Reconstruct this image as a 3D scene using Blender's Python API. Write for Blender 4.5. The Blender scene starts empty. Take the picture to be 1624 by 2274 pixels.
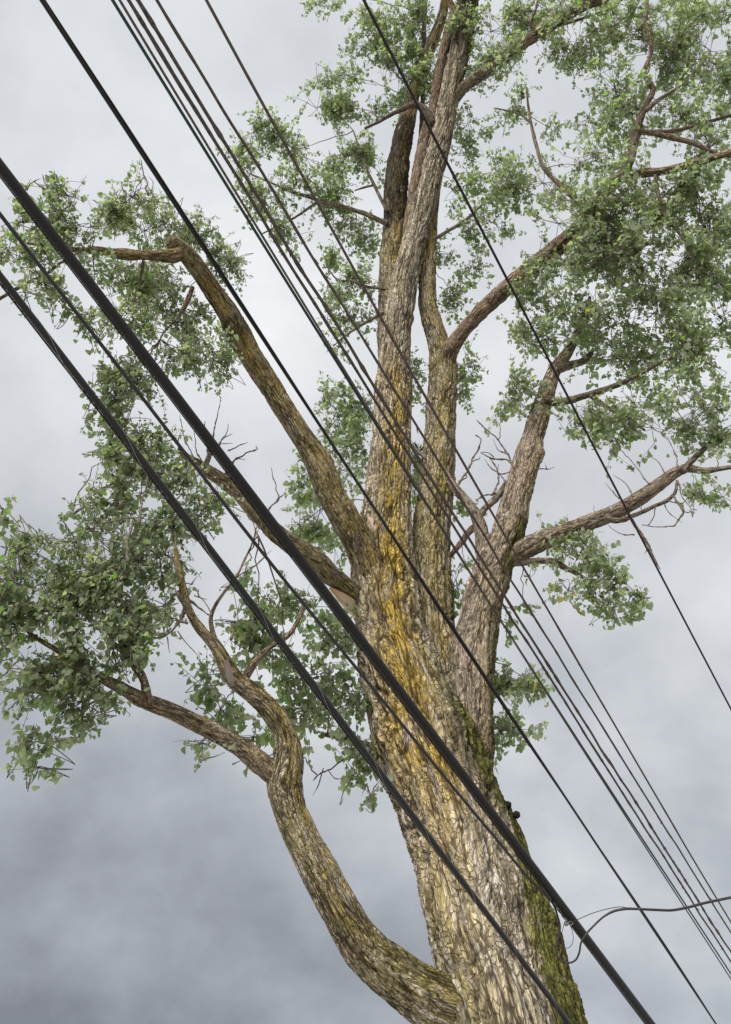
import bpy, math, random
import numpy as np
from mathutils import Matrix, Vector

random.seed(7)
rng = np.random.default_rng(11)
SC = bpy.context.scene
COL = SC.collection

# ------------------------------------------------------------------ camera
F = 1700.0                      # focal length in traced pixels (frame is 1624 x 2273.4)
CX, CY = 812.0, 1136.7
PITCH = math.radians(53.0)
CAM = np.array([0.0, 0.0, 1.6])
SP, CP = math.sin(PITCH), math.cos(PITCH)
FWD = np.array([0.0, CP, SP]); RIGHT = np.array([1.0, 0.0, 0.0]); UP = np.array([0.0, -SP, CP])
cd = bpy.data.cameras.new('camera')
cam = bpy.data.objects.new('camera', cd); COL.objects.link(cam)
cam.location = CAM; cam.rotation_euler = (math.radians(90.0) + PITCH, 0, 0)
cd.sensor_fit = 'VERTICAL'; cd.sensor_height = 36.0; cd.lens = F / 2273.4 * 36.0
cd.clip_start = 0.05; cd.clip_end = 2000.0
SC.camera = cam

# ------------------------------------------------------------------ sky, sun, exposure
SUN_EL, SUN_AZ = math.radians(28.0), math.radians(205.0)      # azimuth clockwise from +Y: behind the camera, to the left
world = bpy.data.worlds.new('World'); SC.world = world; world.use_nodes = True
nt = world.node_tree; N = nt.nodes; Lk = nt.links; N.clear()
def wn(t, **k):
    n = N.new(t)
    for a, b in k.items(): setattr(n, a, b)
    return n
def wlink(a, b): Lk.new(a, b)
out = wn('ShaderNodeOutputWorld'); mixs = wn('ShaderNodeMixShader')
skyt = wn('ShaderNodeTexSky'); skyt.sky_type = 'NISHITA'; skyt.sun_disc = False
skyt.sun_elevation = SUN_EL; skyt.sun_rotation = SUN_AZ
bgs = wn('ShaderNodeBackground'); bgs.inputs['Strength'].default_value = 0.08
bgc = wn('ShaderNodeBackground'); bgc.inputs['Strength'].default_value = 0.40
wlink(skyt.outputs[0], bgs.inputs['Color'])
tc = wn('ShaderNodeTexCoord')
sep = wn('ShaderNodeSeparateXYZ'); wlink(tc.outputs['Generated'], sep.inputs[0])
def wmath(op, a, b=None, clamp=False):
    n = wn('ShaderNodeMath', operation=op, use_clamp=clamp)
    for i, v in enumerate((a, b)):
        if v is None: continue
        if isinstance(v, (int, float)): n.inputs[i].default_value = v
        else: wlink(v, n.inputs[i])
    return n.outputs[0]
# clouds lie on a plane high above: project the direction onto it so they flatten towards the horizon
zc = wmath('MAXIMUM', sep.outputs[2], 0.03); zc = wmath('ADD', zc, 0.55)
ux = wmath('DIVIDE', sep.outputs[0], zc); uy = wmath('DIVIDE', sep.outputs[1], zc)
comb = wn('ShaderNodeCombineXYZ'); wlink(ux, comb.inputs[0]); wlink(uy, comb.inputs[1])
def wnoise(scale, detail, rough, dist, off):
    m = wn('ShaderNodeMapping'); m.inputs['Location'].default_value = off; wlink(comb.outputs[0], m.inputs[0])
    n = wn('ShaderNodeTexNoise'); wlink(m.outputs[0], n.inputs['Vector'])
    n.inputs['Scale'].default_value = scale; n.inputs['Detail'].default_value = detail
    n.inputs['Roughness'].default_value = rough; n.inputs['Distortion'].default_value = dist
    return n.outputs['Fac']
big = wnoise(1.25, 2.0, 0.5, 0.1, (2.1, 0.4, 0.0))
mid = wnoise(3.4, 6.0, 0.56, 0.12, (9.4, 3.9, 0.0))
fin = wnoise(7.0, 4.0, 0.5, 0.1, (0.3, 8.1, 0.0))
# overcast sky: about three times brighter overhead than near the horizon
el = wmath('MAXIMUM', sep.outputs[2], 0.0)
grad = wmath('ADD', wmath('MULTIPLY', el, 0.35), 0.445)
v = wmath('ADD', wmath('MULTIPLY', wmath('SUBTRACT', big, 0.5), 0.9), wmath('MULTIPLY', wmath('SUBTRACT', mid, 0.5), 1.45))
v = wmath('ADD', v, wmath('MULTIPLY', wmath('SUBTRACT', fin, 0.5), 0.45))
# a heavier bank of cloud low in the north-west
def wdot(d):
    n = wn('ShaderNodeVectorMath', operation='DOT_PRODUCT'); wlink(tc.outputs['Generated'], n.inputs[0])
    d = np.array(d) / np.linalg.norm(d); n.inputs[1].default_value = tuple(d); return n.outputs['Value']
bank = wn('ShaderNodeMapRange'); bank.interpolation_type = 'SMOOTHSTEP'
bank.inputs['From Min'].default_value = 0.78; bank.inputs['From Max'].default_value = 1.0
bank.inputs['To Min'].default_value = 0.0; bank.inputs['To Max'].default_value = 1.0
wlink(wdot((-0.60, 1.0, 0.30)), bank.inputs['Value'])
v = wmath('SUBTRACT', v, wmath('MULTIPLY', bank.outputs[0], 0.66))
att = wmath('SUBTRACT', 1.25, wmath('MULTIPLY', el, 0.75))
lum = wmath('MULTIPLY', grad, wmath('ADD', 1.0, wmath('MULTIPLY', v, att)))
ramp = wn('ShaderNodeValToRGB'); wlink(lum, ramp.inputs[0])
r = ramp.color_ramp; r.elements[0].position = 0.18; r.elements[0].color = (0.195, 0.206, 0.225, 1)
r.elements[1].position = 1.12 if False else 1.0; r.elements[1].color = (0.90, 0.91, 0.925, 1)
for p_, c_ in ((0.45, (0.37, 0.392, 0.425, 1)), (0.72, (0.60, 0.617, 0.638, 1))):
    e = r.elements.new(p_); e.color = c_
wlink(ramp.outputs[0], bgc.inputs['Color'])
mixs.inputs[0].default_value = 0.965
wlink(bgs.outputs[0], mixs.inputs[1]); wlink(bgc.outputs[0], mixs.inputs[2]); wlink(mixs.outputs[0], out.inputs[0])

sd = bpy.data.lights.new('sun', 'SUN'); sun = bpy.data.objects.new('sun', sd); COL.objects.link(sun)
sd.energy = 1.5; sd.angle = math.radians(40.0); sd.color = (1.0, 0.955, 0.89)
sdir = Vector((math.sin(SUN_AZ) * math.cos(SUN_EL), math.cos(SUN_AZ) * math.cos(SUN_EL), math.sin(SUN_EL)))
sun.rotation_euler = sdir.to_track_quat('Z', 'Y').to_euler(); sun.location = (0, -5, 30)

SC.view_settings.view_transform = 'Standard'; SC.view_settings.look = 'None'
SC.view_settings.exposure = 1.55; SC.view_settings.gamma = 1.0; SC.view_settings.use_curve_mapping = False
SC.cycles.max_bounces = 8; SC.cycles.diffuse_bounces = 5; SC.cycles.transmission_bounces = 4

# ------------------------------------------------------------------ geometry helpers
def ray(px, py):
    return FWD + (px - CX) / F * RIGHT - (py - CY) / F * UP
def at(px, py, R):                                   # a point at a real distance from where the picture was taken
    d = ray(px, py); return CAM + d * (R / np.linalg.norm(d))
def at_h(px, py, h):                                 # the point of that sight line at height h
    d = ray(px, py); return CAM + d * ((h - CAM[2]) / d[2])
def R0(py): return float(np.interp(py, [-400, -100, 0, 380, 757, 1137, 1516, 2273, 2700], [24, 22, 21, 17.5, 14.5, 12.0, 10.4, 8.0, 7.2]))
def project(P):
    q = P - CAM; z = q @ FWD
    return CX + F * (q @ RIGHT) / z, CY - F * (q @ UP) / z, z

def h3(x, y, z, s):
    with np.errstate(over='ignore'):
        n = (x.astype(np.uint32) * np.uint32(73856093)) ^ (y.astype(np.uint32) * np.uint32(19349663)) ^ (z.astype(np.uint32) * np.uint32(83492791)) ^ np.uint32((s * 2654435761) & 0xffffffff)
        n = (n ^ (n >> np.uint32(16))) * np.uint32(0x45d9f3b); n = (n ^ (n >> np.uint32(15))) * np.uint32(0x45d9f3b); n ^= n >> np.uint32(16)
    return (n & np.uint32(0xffffff)).astype(np.float32) / 16777216.0
def vnoise(p, s=0):                                  # smooth value noise, 0..1
    i = np.floor(p).astype(np.int64); f = (p - i).astype(np.float32); f = f * f * f * (f * (f * 6 - 15) + 10)
    r = 0
    for a in (0, 1):
        for b in (0, 1):
            for c in (0, 1):
                w = (f[:, 0] if a else 1 - f[:, 0]) * (f[:, 1] if b else 1 - f[:, 1]) * (f[:, 2] if c else 1 - f[:, 2])
                r = r + w * h3(i[:, 0] + a, i[:, 1] + b, i[:, 2] + c, s)
    return r
def fbm(p, s=0, o=3):
    r = 0; a = 0.5; t = 0
    for k in range(o):
        r = r + a * vnoise(p * (2.03 ** k) + 17.3 * k, s + k); t += a; a *= 0.55
    return r / t
def worley(p, s=0):                                  # F1, F2 and an id per cell
    i = np.floor(p).astype(np.int64); n = len(p)
    f1 = np.full(n, 9.0, np.float32); f2 = f1.copy(); idd = np.zeros(n, np.float32)
    for a in (-1, 0, 1):
        for b in (-1, 0, 1):
            for c in (-1, 0, 1):
                x, y, z = i[:, 0] + a, i[:, 1] + b, i[:, 2] + c
                d = (x + 0.1 + 0.8 * h3(x, y, z, s) - p[:, 0]) ** 2 + (y + 0.1 + 0.8 * h3(x, y, z, s + 1) - p[:, 1]) ** 2 + (z + 0.1 + 0.8 * h3(x, y, z, s + 2) - p[:, 2]) ** 2
                d = d.astype(np.float32); m = d < f1
                f2 = np.where(m, f1, np.minimum(f2, d)); idd = np.where(m, h3(x, y, z, s + 3), idd); f1 = np.where(m, d, f1)
    return np.sqrt(f1), np.sqrt(f2), idd
def sstep(a, b, x):
    t = np.clip((x - a) / (b - a), 0, 1); return t * t * (3 - 2 * t)

def mesh_from(name, V, quads=None, tris=None, col=None, smooth=True):
    me = bpy.data.meshes.new(name)
    nq = 0 if quads is None else len(quads); ntr = 0 if tris is None else len(tris)
    me.vertices.add(len(V)); me.vertices.foreach_set('co', np.asarray(V, np.float32).ravel())
    idx = []
    if nq: idx.append(np.asarray(quads, np.int32).ravel())
    if ntr: idx.append(np.asarray(tris, np.int32).ravel())
    idx = np.concatenate(idx); me.loops.add(len(idx)); me.loops.foreach_set('vertex_index', idx)
    st = np.concatenate([np.arange(nq) * 4, nq * 4 + np.arange(ntr) * 3]).astype(np.int32)
    me.polygons.add(nq + ntr); me.polygons.foreach_set('loop_start', st)
    if smooth: me.polygons.foreach_set('use_smooth', np.ones(nq + ntr, bool))
    if col is not None:
        at_ = me.attributes.new('Col', 'FLOAT_COLOR', 'POINT')
        c = np.ones((len(V), 4), np.float32); c[:, :3] = col; at_.data.foreach_set('color', c.ravel())
    me.update(calc_edges=True); me.validate()
    return me
def link(name, me, mat=None, parent=None):
    o = bpy.data.objects.new(name, me); COL.objects.link(o)
    if mat is not None and me is not None and not me.materials: me.materials.append(mat)
    if parent is not None: o.parent = parent; o.matrix_parent_inverse = parent_inv(parent)
    return o
def parent_inv(p):
    m = p.matrix_basis.copy(); q = p
    if q.parent is not None: m = q.parent.matrix_basis @ q.matrix_parent_inverse @ m
    return m.inverted()
def thing(name, label, cat, loc=(0, 0, 0), group=None):
    o = bpy.data.objects.new(name, None); COL.objects.link(o); o.location = loc
    o['label'] = label; o['category'] = cat
    if group: o['group'] = group
    o.empty_display_size = 0.2
    return o

def spline(P, R, ds):
    """Catmull-Rom through P with radius R, resampled every ds (number or function of radius)."""
    P = np.asarray(P, float); R = np.asarray(R, float); n = len(P)
    pts = []; rad = []; par = []
    ch = np.linalg.norm(np.diff(P, axis=0), axis=1) ** 0.75 + 1e-6
    sl = np.diff(P, axis=0) / ch[:, None]; M = np.zeros_like(P); M[0] = sl[0]; M[-1] = sl[-1]
    for i in range(1, n - 1): M[i] = (sl[i - 1] * ch[i] + sl[i] * ch[i - 1]) / (ch[i] + ch[i - 1])
    for i in range(n - 1):
        k = 24; t = np.linspace(0, 1, k, endpoint=False)[:, None]
        h00, h10, h01, h11 = 2 * t**3 - 3 * t**2 + 1, t**3 - 2 * t**2 + t, -2 * t**3 + 3 * t**2, t**3 - t**2
        pts.append(h00 * P[i] + h10 * ch[i] * M[i] + h01 * P[i + 1] + h11 * ch[i] * M[i + 1])
        t = t[:, 0]; s = t * t * (3 - 2 * t); rad.append(R[i] * (1 - s) + R[i + 1] * s); par.append(i + t)
    pts = np.vstack(pts + [P[-1:]]); rad = np.concatenate(rad + [R[-1:]]); par = np.concatenate(par + [[n - 1]])
    L = np.concatenate([[0], np.cumsum(np.linalg.norm(np.diff(pts, axis=0), axis=1))])
    m = max(3, int(L[-1] / ds) + 1); s = np.linspace(0, L[-1], m)
    return np.stack([np.interp(s, L, pts[:, k]) for k in range(3)], 1), np.interp(s, L, rad), s, np.interp(s, L, par)
def frames(P):
    T = np.gradient(P, axis=0); T /= np.linalg.norm(T, axis=1)[:, None] + 1e-9
    A = np.zeros_like(P); v = np.cross(T[0], FWD + 0.13 * UP); v /= np.linalg.norm(v); A[0] = v
    for i in range(1, len(P)):
        v = A[i - 1] - T[i] * (A[i - 1] @ T[i]); A[i] = v / (np.linalg.norm(v) + 1e-9)
    return T, A, np.cross(T, A)
def grid_faces(m, n, base=0):
    i = np.arange(m - 1)[:, None] * n; j = np.arange(n)[None, :]; j2 = (j + 1) % n
    return (np.stack([i + j, i + j2, i + n + j2, i + n + j], -1).reshape(-1, 4) + base)
def plain_tube(P, R, n=6):
    """vertices and faces of a smooth tube along dense points"""
    T, A, B = frames(P); th = np.arange(n) * 2 * math.pi / n
    V = P[:, None, :] + R[:, None, None] * (np.cos(th)[None, :, None] * A[:, None, :] + np.sin(th)[None, :, None] * B[:, None, :])
    V = V.reshape(-1, 3); Q = grid_faces(len(P), n)
    V = np.vstack([V, P[0] - T[0] * R[0] * 0.4, P[-1] + T[-1] * R[-1] * 0.6]); a = len(V) - 2; j = np.arange(n); b0 = (len(P) - 1) * n
    tr = np.vstack([np.stack([(j + 1) % n, j, np.full(n, a)], 1), np.stack([b0 + j, b0 + (j + 1) % n, np.full(n, a + 1)], 1)])
    return V, Q, tr
class Batch:
    def __init__(s): s.V = []; s.Q = []; s.T = []; s.C = []; s.n = 0
    def add(s, V, Q, T, c=None):
        s.V.append(V); s.n0 = s.n
        if Q is not None and len(Q): s.Q.append(Q + s.n)
        if T is not None and len(T): s.T.append(T + s.n)
        if c is not None: s.C.append(np.broadcast_to(c, (len(V), 3)))
        s.n += len(V)
    def mesh(s, name):
        return mesh_from(name, np.vstack(s.V), np.vstack(s.Q) if s.Q else None, np.vstack(s.T) if s.T else None, np.vstack(s.C) if s.C else None)

# ------------------------------------------------------------------ materials
def mat(name):
    m = bpy.data.materials.new(name); m.use_nodes = True; t = m.node_tree; t.nodes.clear()
    o = t.nodes.new('ShaderNodeOutputMaterial'); b = t.nodes.new('ShaderNodeBsdfPrincipled'); t.links.new(b.outputs[0], o.inputs[0])
    return m, t, b, o
def noise_node(t, scale, detail=4, rough=0.6, vec=None):
    n = t.nodes.new('ShaderNodeTexNoise'); n.inputs['Scale'].default_value = scale; n.inputs['Detail'].default_value = detail; n.inputs['Roughness'].default_value = rough
    if vec is None:
        c = t.nodes.new('ShaderNodeTexCoord'); vec = c.outputs['Object']
    t.links.new(vec, n.inputs['Vector']); return n
def mixc(t, mode, fac, a, b):
    n = t.nodes.new('ShaderNodeMix'); n.data_type = 'RGBA'; n.blend_type = mode
    for s, v_ in ((n.inputs[0], fac), (n.inputs[6], a), (n.inputs[7], b)):
        if hasattr(v_, 'is_linked'): t.links.new(v_, s)
        elif isinstance(v_, (int, float)): s.default_value = v_
        else: s.default_value = (*v_, 1)
    return n.outputs[2]
def rampn(t, src, stops):
    n = t.nodes.new('ShaderNodeValToRGB'); t.links.new(src, n.inputs[0]); e = n.color_ramp.elements
    e[0].position, e[0].color = stops[0][0], (*stops[0][1], 1); e[1].position, e[1].color = stops[-1][0], (*stops[-1][1], 1)
    for p_, c_ in stops[1:-1]: k = e.new(p_); k.color = (*c_, 1)
    return n.outputs[0]

def bark_mat():
    m, t, b, o = mat('bark')
    a = t.nodes.new('ShaderNodeAttribute'); a.attribute_name = 'Col'; gr = t.nodes.new('ShaderNodeAttribute'); gr.attribute_name = 'Grain'
    wn_ = noise_node(t, 2.2, 3, 0.6, gr.outputs['Vector']); wv = t.nodes.new('ShaderNodeVectorMath'); wv.operation = 'MULTIPLY_ADD'
    t.links.new(wn_.outputs['Color'], wv.inputs[0]); wv.inputs[1].default_value = (0.75, 0.75, 0.22); t.links.new(gr.outputs['Vector'], wv.inputs[2])
    def cracks(scale, w0, w1, off):
        mp = t.nodes.new('ShaderNodeMapping'); mp.inputs['Scale'].default_value = scale; mp.inputs['Location'].default_value = off; t.links.new(wv.outputs[0], mp.inputs[0])
        v_ = t.nodes.new('ShaderNodeTexVoronoi'); v_.feature = 'DISTANCE_TO_EDGE'; v_.inputs['Scale'].default_value = 1.0; t.links.new(mp.outputs[0], v_.inputs['Vector'])
        r_ = t.nodes.new('ShaderNodeMapRange'); r_.interpolation_type = 'SMOOTHSTEP'; r_.inputs['From Min'].default_value = w0; r_.inputs['From Max'].default_value = w1
        t.links.new(v_.outputs['Distance'], r_.inputs['Value']); return r_.outputs[0]
    def mul(x, y):
        n = t.nodes.new('ShaderNodeMath'); n.operation = 'MULTIPLY'; t.links.new(x, n.inputs[0])
        if hasattr(y, 'is_linked'): t.links.new(y, n.inputs[1])
        else: n.inputs[1].default_value = y
        return n.outputs[0]
    def lerp1(x, lo):                                          # lo..1
        n = t.nodes.new('ShaderNodeMapRange'); n.inputs['To Min'].default_value = lo; t.links.new(x, n.inputs['Value']); return n.outputs[0]
    n1 = noise_node(t, 110, 4, 0.7); n2 = noise_node(t, 16, 3, 0.6); n3 = noise_node(t, 5, 3, 0.6)
    gate = t.nodes.new('ShaderNodeMapRange'); gate.interpolation_type = 'SMOOTHSTEP'; gate.inputs['From Min'].default_value = 0.30; gate.inputs['From Max'].default_value = 0.55; t.links.new(n3.outputs['Fac'], gate.inputs['Value'])
    c1 = cracks((1, 1, 1), 0.02, 0.17, (0, 0, 0)); c2 = cracks((1.15, 1.15, 4.6), 0.0, 0.085, (4.1, 1.7, 2.2)); c3 = cracks((3.0, 3.0, 2.6), 0.0, 0.16, (1.1, 7.7, 5.2))  # second set: short cracks, with shadows under bark flakes painted into their colour
    mx = t.nodes.new('ShaderNodeMath'); mx.operation = 'MAXIMUM'; t.links.new(c2, mx.inputs[0]); 
    iv = t.nodes.new('ShaderNodeMath'); iv.operation = 'SUBTRACT'; iv.inputs[0].default_value = 1.0; t.links.new(gate.outputs[0], iv.inputs[1]); t.links.new(iv.outputs[0], mx.inputs[1])
    # some borders close up, others gape
    gn = noise_node(t, 0.55, 2, 0.5, gr.outputs['Vector']); gg = t.nodes.new('ShaderNodeMapRange'); gg.interpolation_type = 'SMOOTHSTEP'
    gg.inputs['From Min'].default_value = 0.40; gg.inputs['From Max'].default_value = 0.60; gg.inputs['To Min'].default_value = 0.75; gg.inputs['To Max'].default_value = 0.0; t.links.new(gn.outputs['Fac'], gg.inputs['Value'])
    m1 = t.nodes.new('ShaderNodeMath'); m1.operation = 'MAXIMUM'; t.links.new(c1, m1.inputs[0]); t.links.new(gg.outputs[0], m1.inputs[1]); c1 = m1.outputs[0]
    # vertical fibres
    fm = t.nodes.new('ShaderNodeMapping'); fm.inputs['Scale'].default_value = (3.0, 3.0, 2.0); t.links.new(wv.outputs[0], fm.inputs[0])
    fn = noise_node(t, 1.0, 5, 0.68, fm.outputs[0]); fib = rampn(t, fn.outputs['Fac'], [(0.30, (0.45, 0.43, 0.41)), (0.45, (1.0,) * 3), (0.68, (1.5, 1.5, 1.5))])
    hgt = mul(mul(lerp1(c1, 0.08), lerp1(mx.outputs[0], 0.18)), lerp1(c3, 0.62))
    g1 = rampn(t, n1.outputs['Fac'], [(0.28, (0.45,) * 3), (0.5, (1.0,) * 3), (0.74, (1.6,) * 3)])
    c = mixc(t, 'MULTIPLY', 0.6, a.outputs['Color'], g1); c = mixc(t, 'MULTIPLY', 0.9, c, fib)
    g2 = rampn(t, n2.outputs['Fac'], [(0.3, (0.80, 0.78, 0.76)), (0.7, (1.18, 1.17, 1.13))])
    c = mixc(t, 'MULTIPLY', 0.7, c, g2)
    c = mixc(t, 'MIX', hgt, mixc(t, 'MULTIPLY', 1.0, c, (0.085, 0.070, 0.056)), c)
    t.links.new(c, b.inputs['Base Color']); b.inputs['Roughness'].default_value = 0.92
    b.inputs['Specular IOR Level'].default_value = 0.2
    ad = t.nodes.new('ShaderNodeMath'); ad.operation = 'MULTIPLY_ADD'; t.links.new(n1.outputs['Fac'], ad.inputs[0]); ad.inputs[1].default_value = 0.3; ad2 = t.nodes.new('ShaderNodeMath'); ad2.operation = 'MULTIPLY_ADD'; t.links.new(fn.outputs['Fac'], ad2.inputs[0]); ad2.inputs[1].default_value = 0.9; t.links.new(hgt, ad2.inputs[2]); t.links.new(ad2.outputs[0], ad.inputs[2])
    bp = t.nodes.new('ShaderNodeBump'); bp.inputs['Strength'].default_value = 1.0; bp.inputs['Distance'].default_value = 0.02
    t.links.new(ad.outputs[0], bp.inputs['Height']); t.links.new(bp.outputs[0], b.inputs['Normal'])
    return m
def leaf_mat():
    m, t, b, o = mat('leaf')
    a = t.nodes.new('ShaderNodeAttribute'); a.attribute_name = 'Col'
    g = t.nodes.new('ShaderNodeNewGeometry')
    under = mixc(t, 'MIX', 0.7, a.outputs['Color'], (0.40, 0.445, 0.365))
    c = mixc(t, 'MIX', g.outputs['Backfacing'], a.outputs['Color'], under)
    n = noise_node(t, 40, 2); gn = rampn(t, n.outputs['Fac'], [(0.3, (0.85,) * 3), (0.7, (1.15,) * 3)])
    c = mixc(t, 'MULTIPLY', 0.8, c, gn)
    t.links.new(c, b.inputs['Base Color']); b.inputs['Roughness'].default_value = 0.42; b.inputs['Specular IOR Level'].default_value = 0.45
    tr = t.nodes.new('ShaderNodeBsdfTranslucent'); tcol = mixc(t, 'MULTIPLY', 1.0, a.outputs['Color'], (2.2, 2.5, 1.3)); t.links.new(tcol, tr.inputs['Color'])
    ms = t.nodes.new('ShaderNodeMixShader'); ms.inputs[0].default_value = 0.5
    t.links.new(b.outputs[0], ms.inputs[1]); t.links.new(tr.outputs[0], ms.inputs[2]); t.links.new(ms.outputs[0], o.inputs[0])
    return m
def simple(name, c1, c2, scale, rough, spec=0.4, metal=0.0, bump=0.2, dist=0.003):
    m, t, b, o = mat(name); n = noise_node(t, scale, 5, 0.6)
    t.links.new(rampn(t, n.outputs['Fac'], [(0.35, c1), (0.65, c2)]), b.inputs['Base Color'])
    b.inputs['Roughness'].default_value = rough; b.inputs['Specular IOR Level'].default_value = spec; b.inputs['Metallic'].default_value = metal
    bp = t.nodes.new('ShaderNodeBump'); bp.inputs['Strength'].default_value = bump; bp.inputs['Distance'].default_value = dist
    t.links.new(n.outputs['Fac'], bp.inputs['Height']); t.links.new(bp.outputs[0], b.inputs['Normal'])
    return m
M_BARK = bark_mat(); M_LEAF = leaf_mat()
M_TWIG = simple('twig_bark', (0.10, 0.075, 0.06), (0.21, 0.17, 0.145), 60, 0.9, 0.2)
M_RUBBER = simple('black_cable_sheath', (0.011, 0.010, 0.010), (0.022, 0.019, 0.019), 120, 0.5, 0.35, bump=0.25)
M_GLOSS = simple('glossy_black_sheath', (0.006, 0.006, 0.0065), (0.013, 0.0125, 0.013), 90, 0.3, 0.5)
M_STEEL = simple('galvanised_wire', (0.28, 0.28, 0.29), (0.5, 0.5, 0.51), 90, 0.38, 0.5, 0.9)
M_BROWN = simple('weathered_brown_sheath', (0.055, 0.043, 0.038), (0.15, 0.12, 0.105), 45, 0.75, 0.3, bump=0.6)
M_GREEN = simple('green_copper_wire', (0.010, 0.036, 0.030), (0.022, 0.062, 0.052), 70, 0.5, 0.4)
M_GREY = simple('grey_cable_sheath', (0.022, 0.020, 0.022), (0.042, 0.038, 0.042), 60, 0.45, 0.4)
M_GROUND = simple('ground', (0.36, 0.35, 0.32), (0.48, 0.47, 0.43), 1.5, 0.95, 0.2, bump=0.5, dist=0.02)

# torn wood: grain runs along the piece
def wood_mat():
    m, t, b, o = mat('torn_wood'); a = t.nodes.new('ShaderNodeAttribute'); a.attribute_name = 'Col'
    n = noise_node(t, 60, 5, 0.7); c = mixc(t, 'MULTIPLY', 0.7, a.outputs['Color'], rampn(t, n.outputs['Fac'], [(0.3, (0.6, 0.55, 0.5)), (0.7, (1.2, 1.2, 1.2))]))
    t.links.new(c, b.inputs['Base Color']); b.inputs['Roughness'].default_value = 0.75
    return m
M_WOOD = wood_mat()

# ------------------------------------------------------------------ setting
s = 600.0; k = 40
gx, gy = np.meshgrid(np.linspace(-s, s, k), np.linspace(-s, s, k), indexing='ij')
gv = np.stack([gx.ravel(), gy.ravel(), np.zeros(k * k)], 1)
ii, jj = np.meshgrid(np.arange(k - 1), np.arange(k - 1), indexing='ij'); b0 = (ii * k + jj).ravel()
g = link('ground', mesh_from('ground', gv, np.stack([b0, b0 + k, b0 + k + 1, b0 + 1], 1)), M_GROUND); g['kind'] = 'structure'

# ------------------------------------------------------------------ the tree
base_pt = at(1125, 2273, 8.0)
TREE = thing('cottonwood_tree', 'huge old tree with lichen covered multi stemmed trunk and leafy crown behind the cables', 'tree', (base_pt[0] + 0.25, base_pt[1] + 0.15, 0))

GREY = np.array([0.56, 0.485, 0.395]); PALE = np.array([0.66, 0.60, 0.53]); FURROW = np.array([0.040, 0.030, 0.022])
YEL = np.array([0.66, 0.475, 0.10]); OLIVE = np.array([0.44, 0.385, 0.155]); MOSS = np.array([0.15, 0.155, 0.035]); DARK = np.array([0.095, 0.075, 0.058])
LIMB_PTS = []                                        # points on limbs that twigs may grow from

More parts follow.
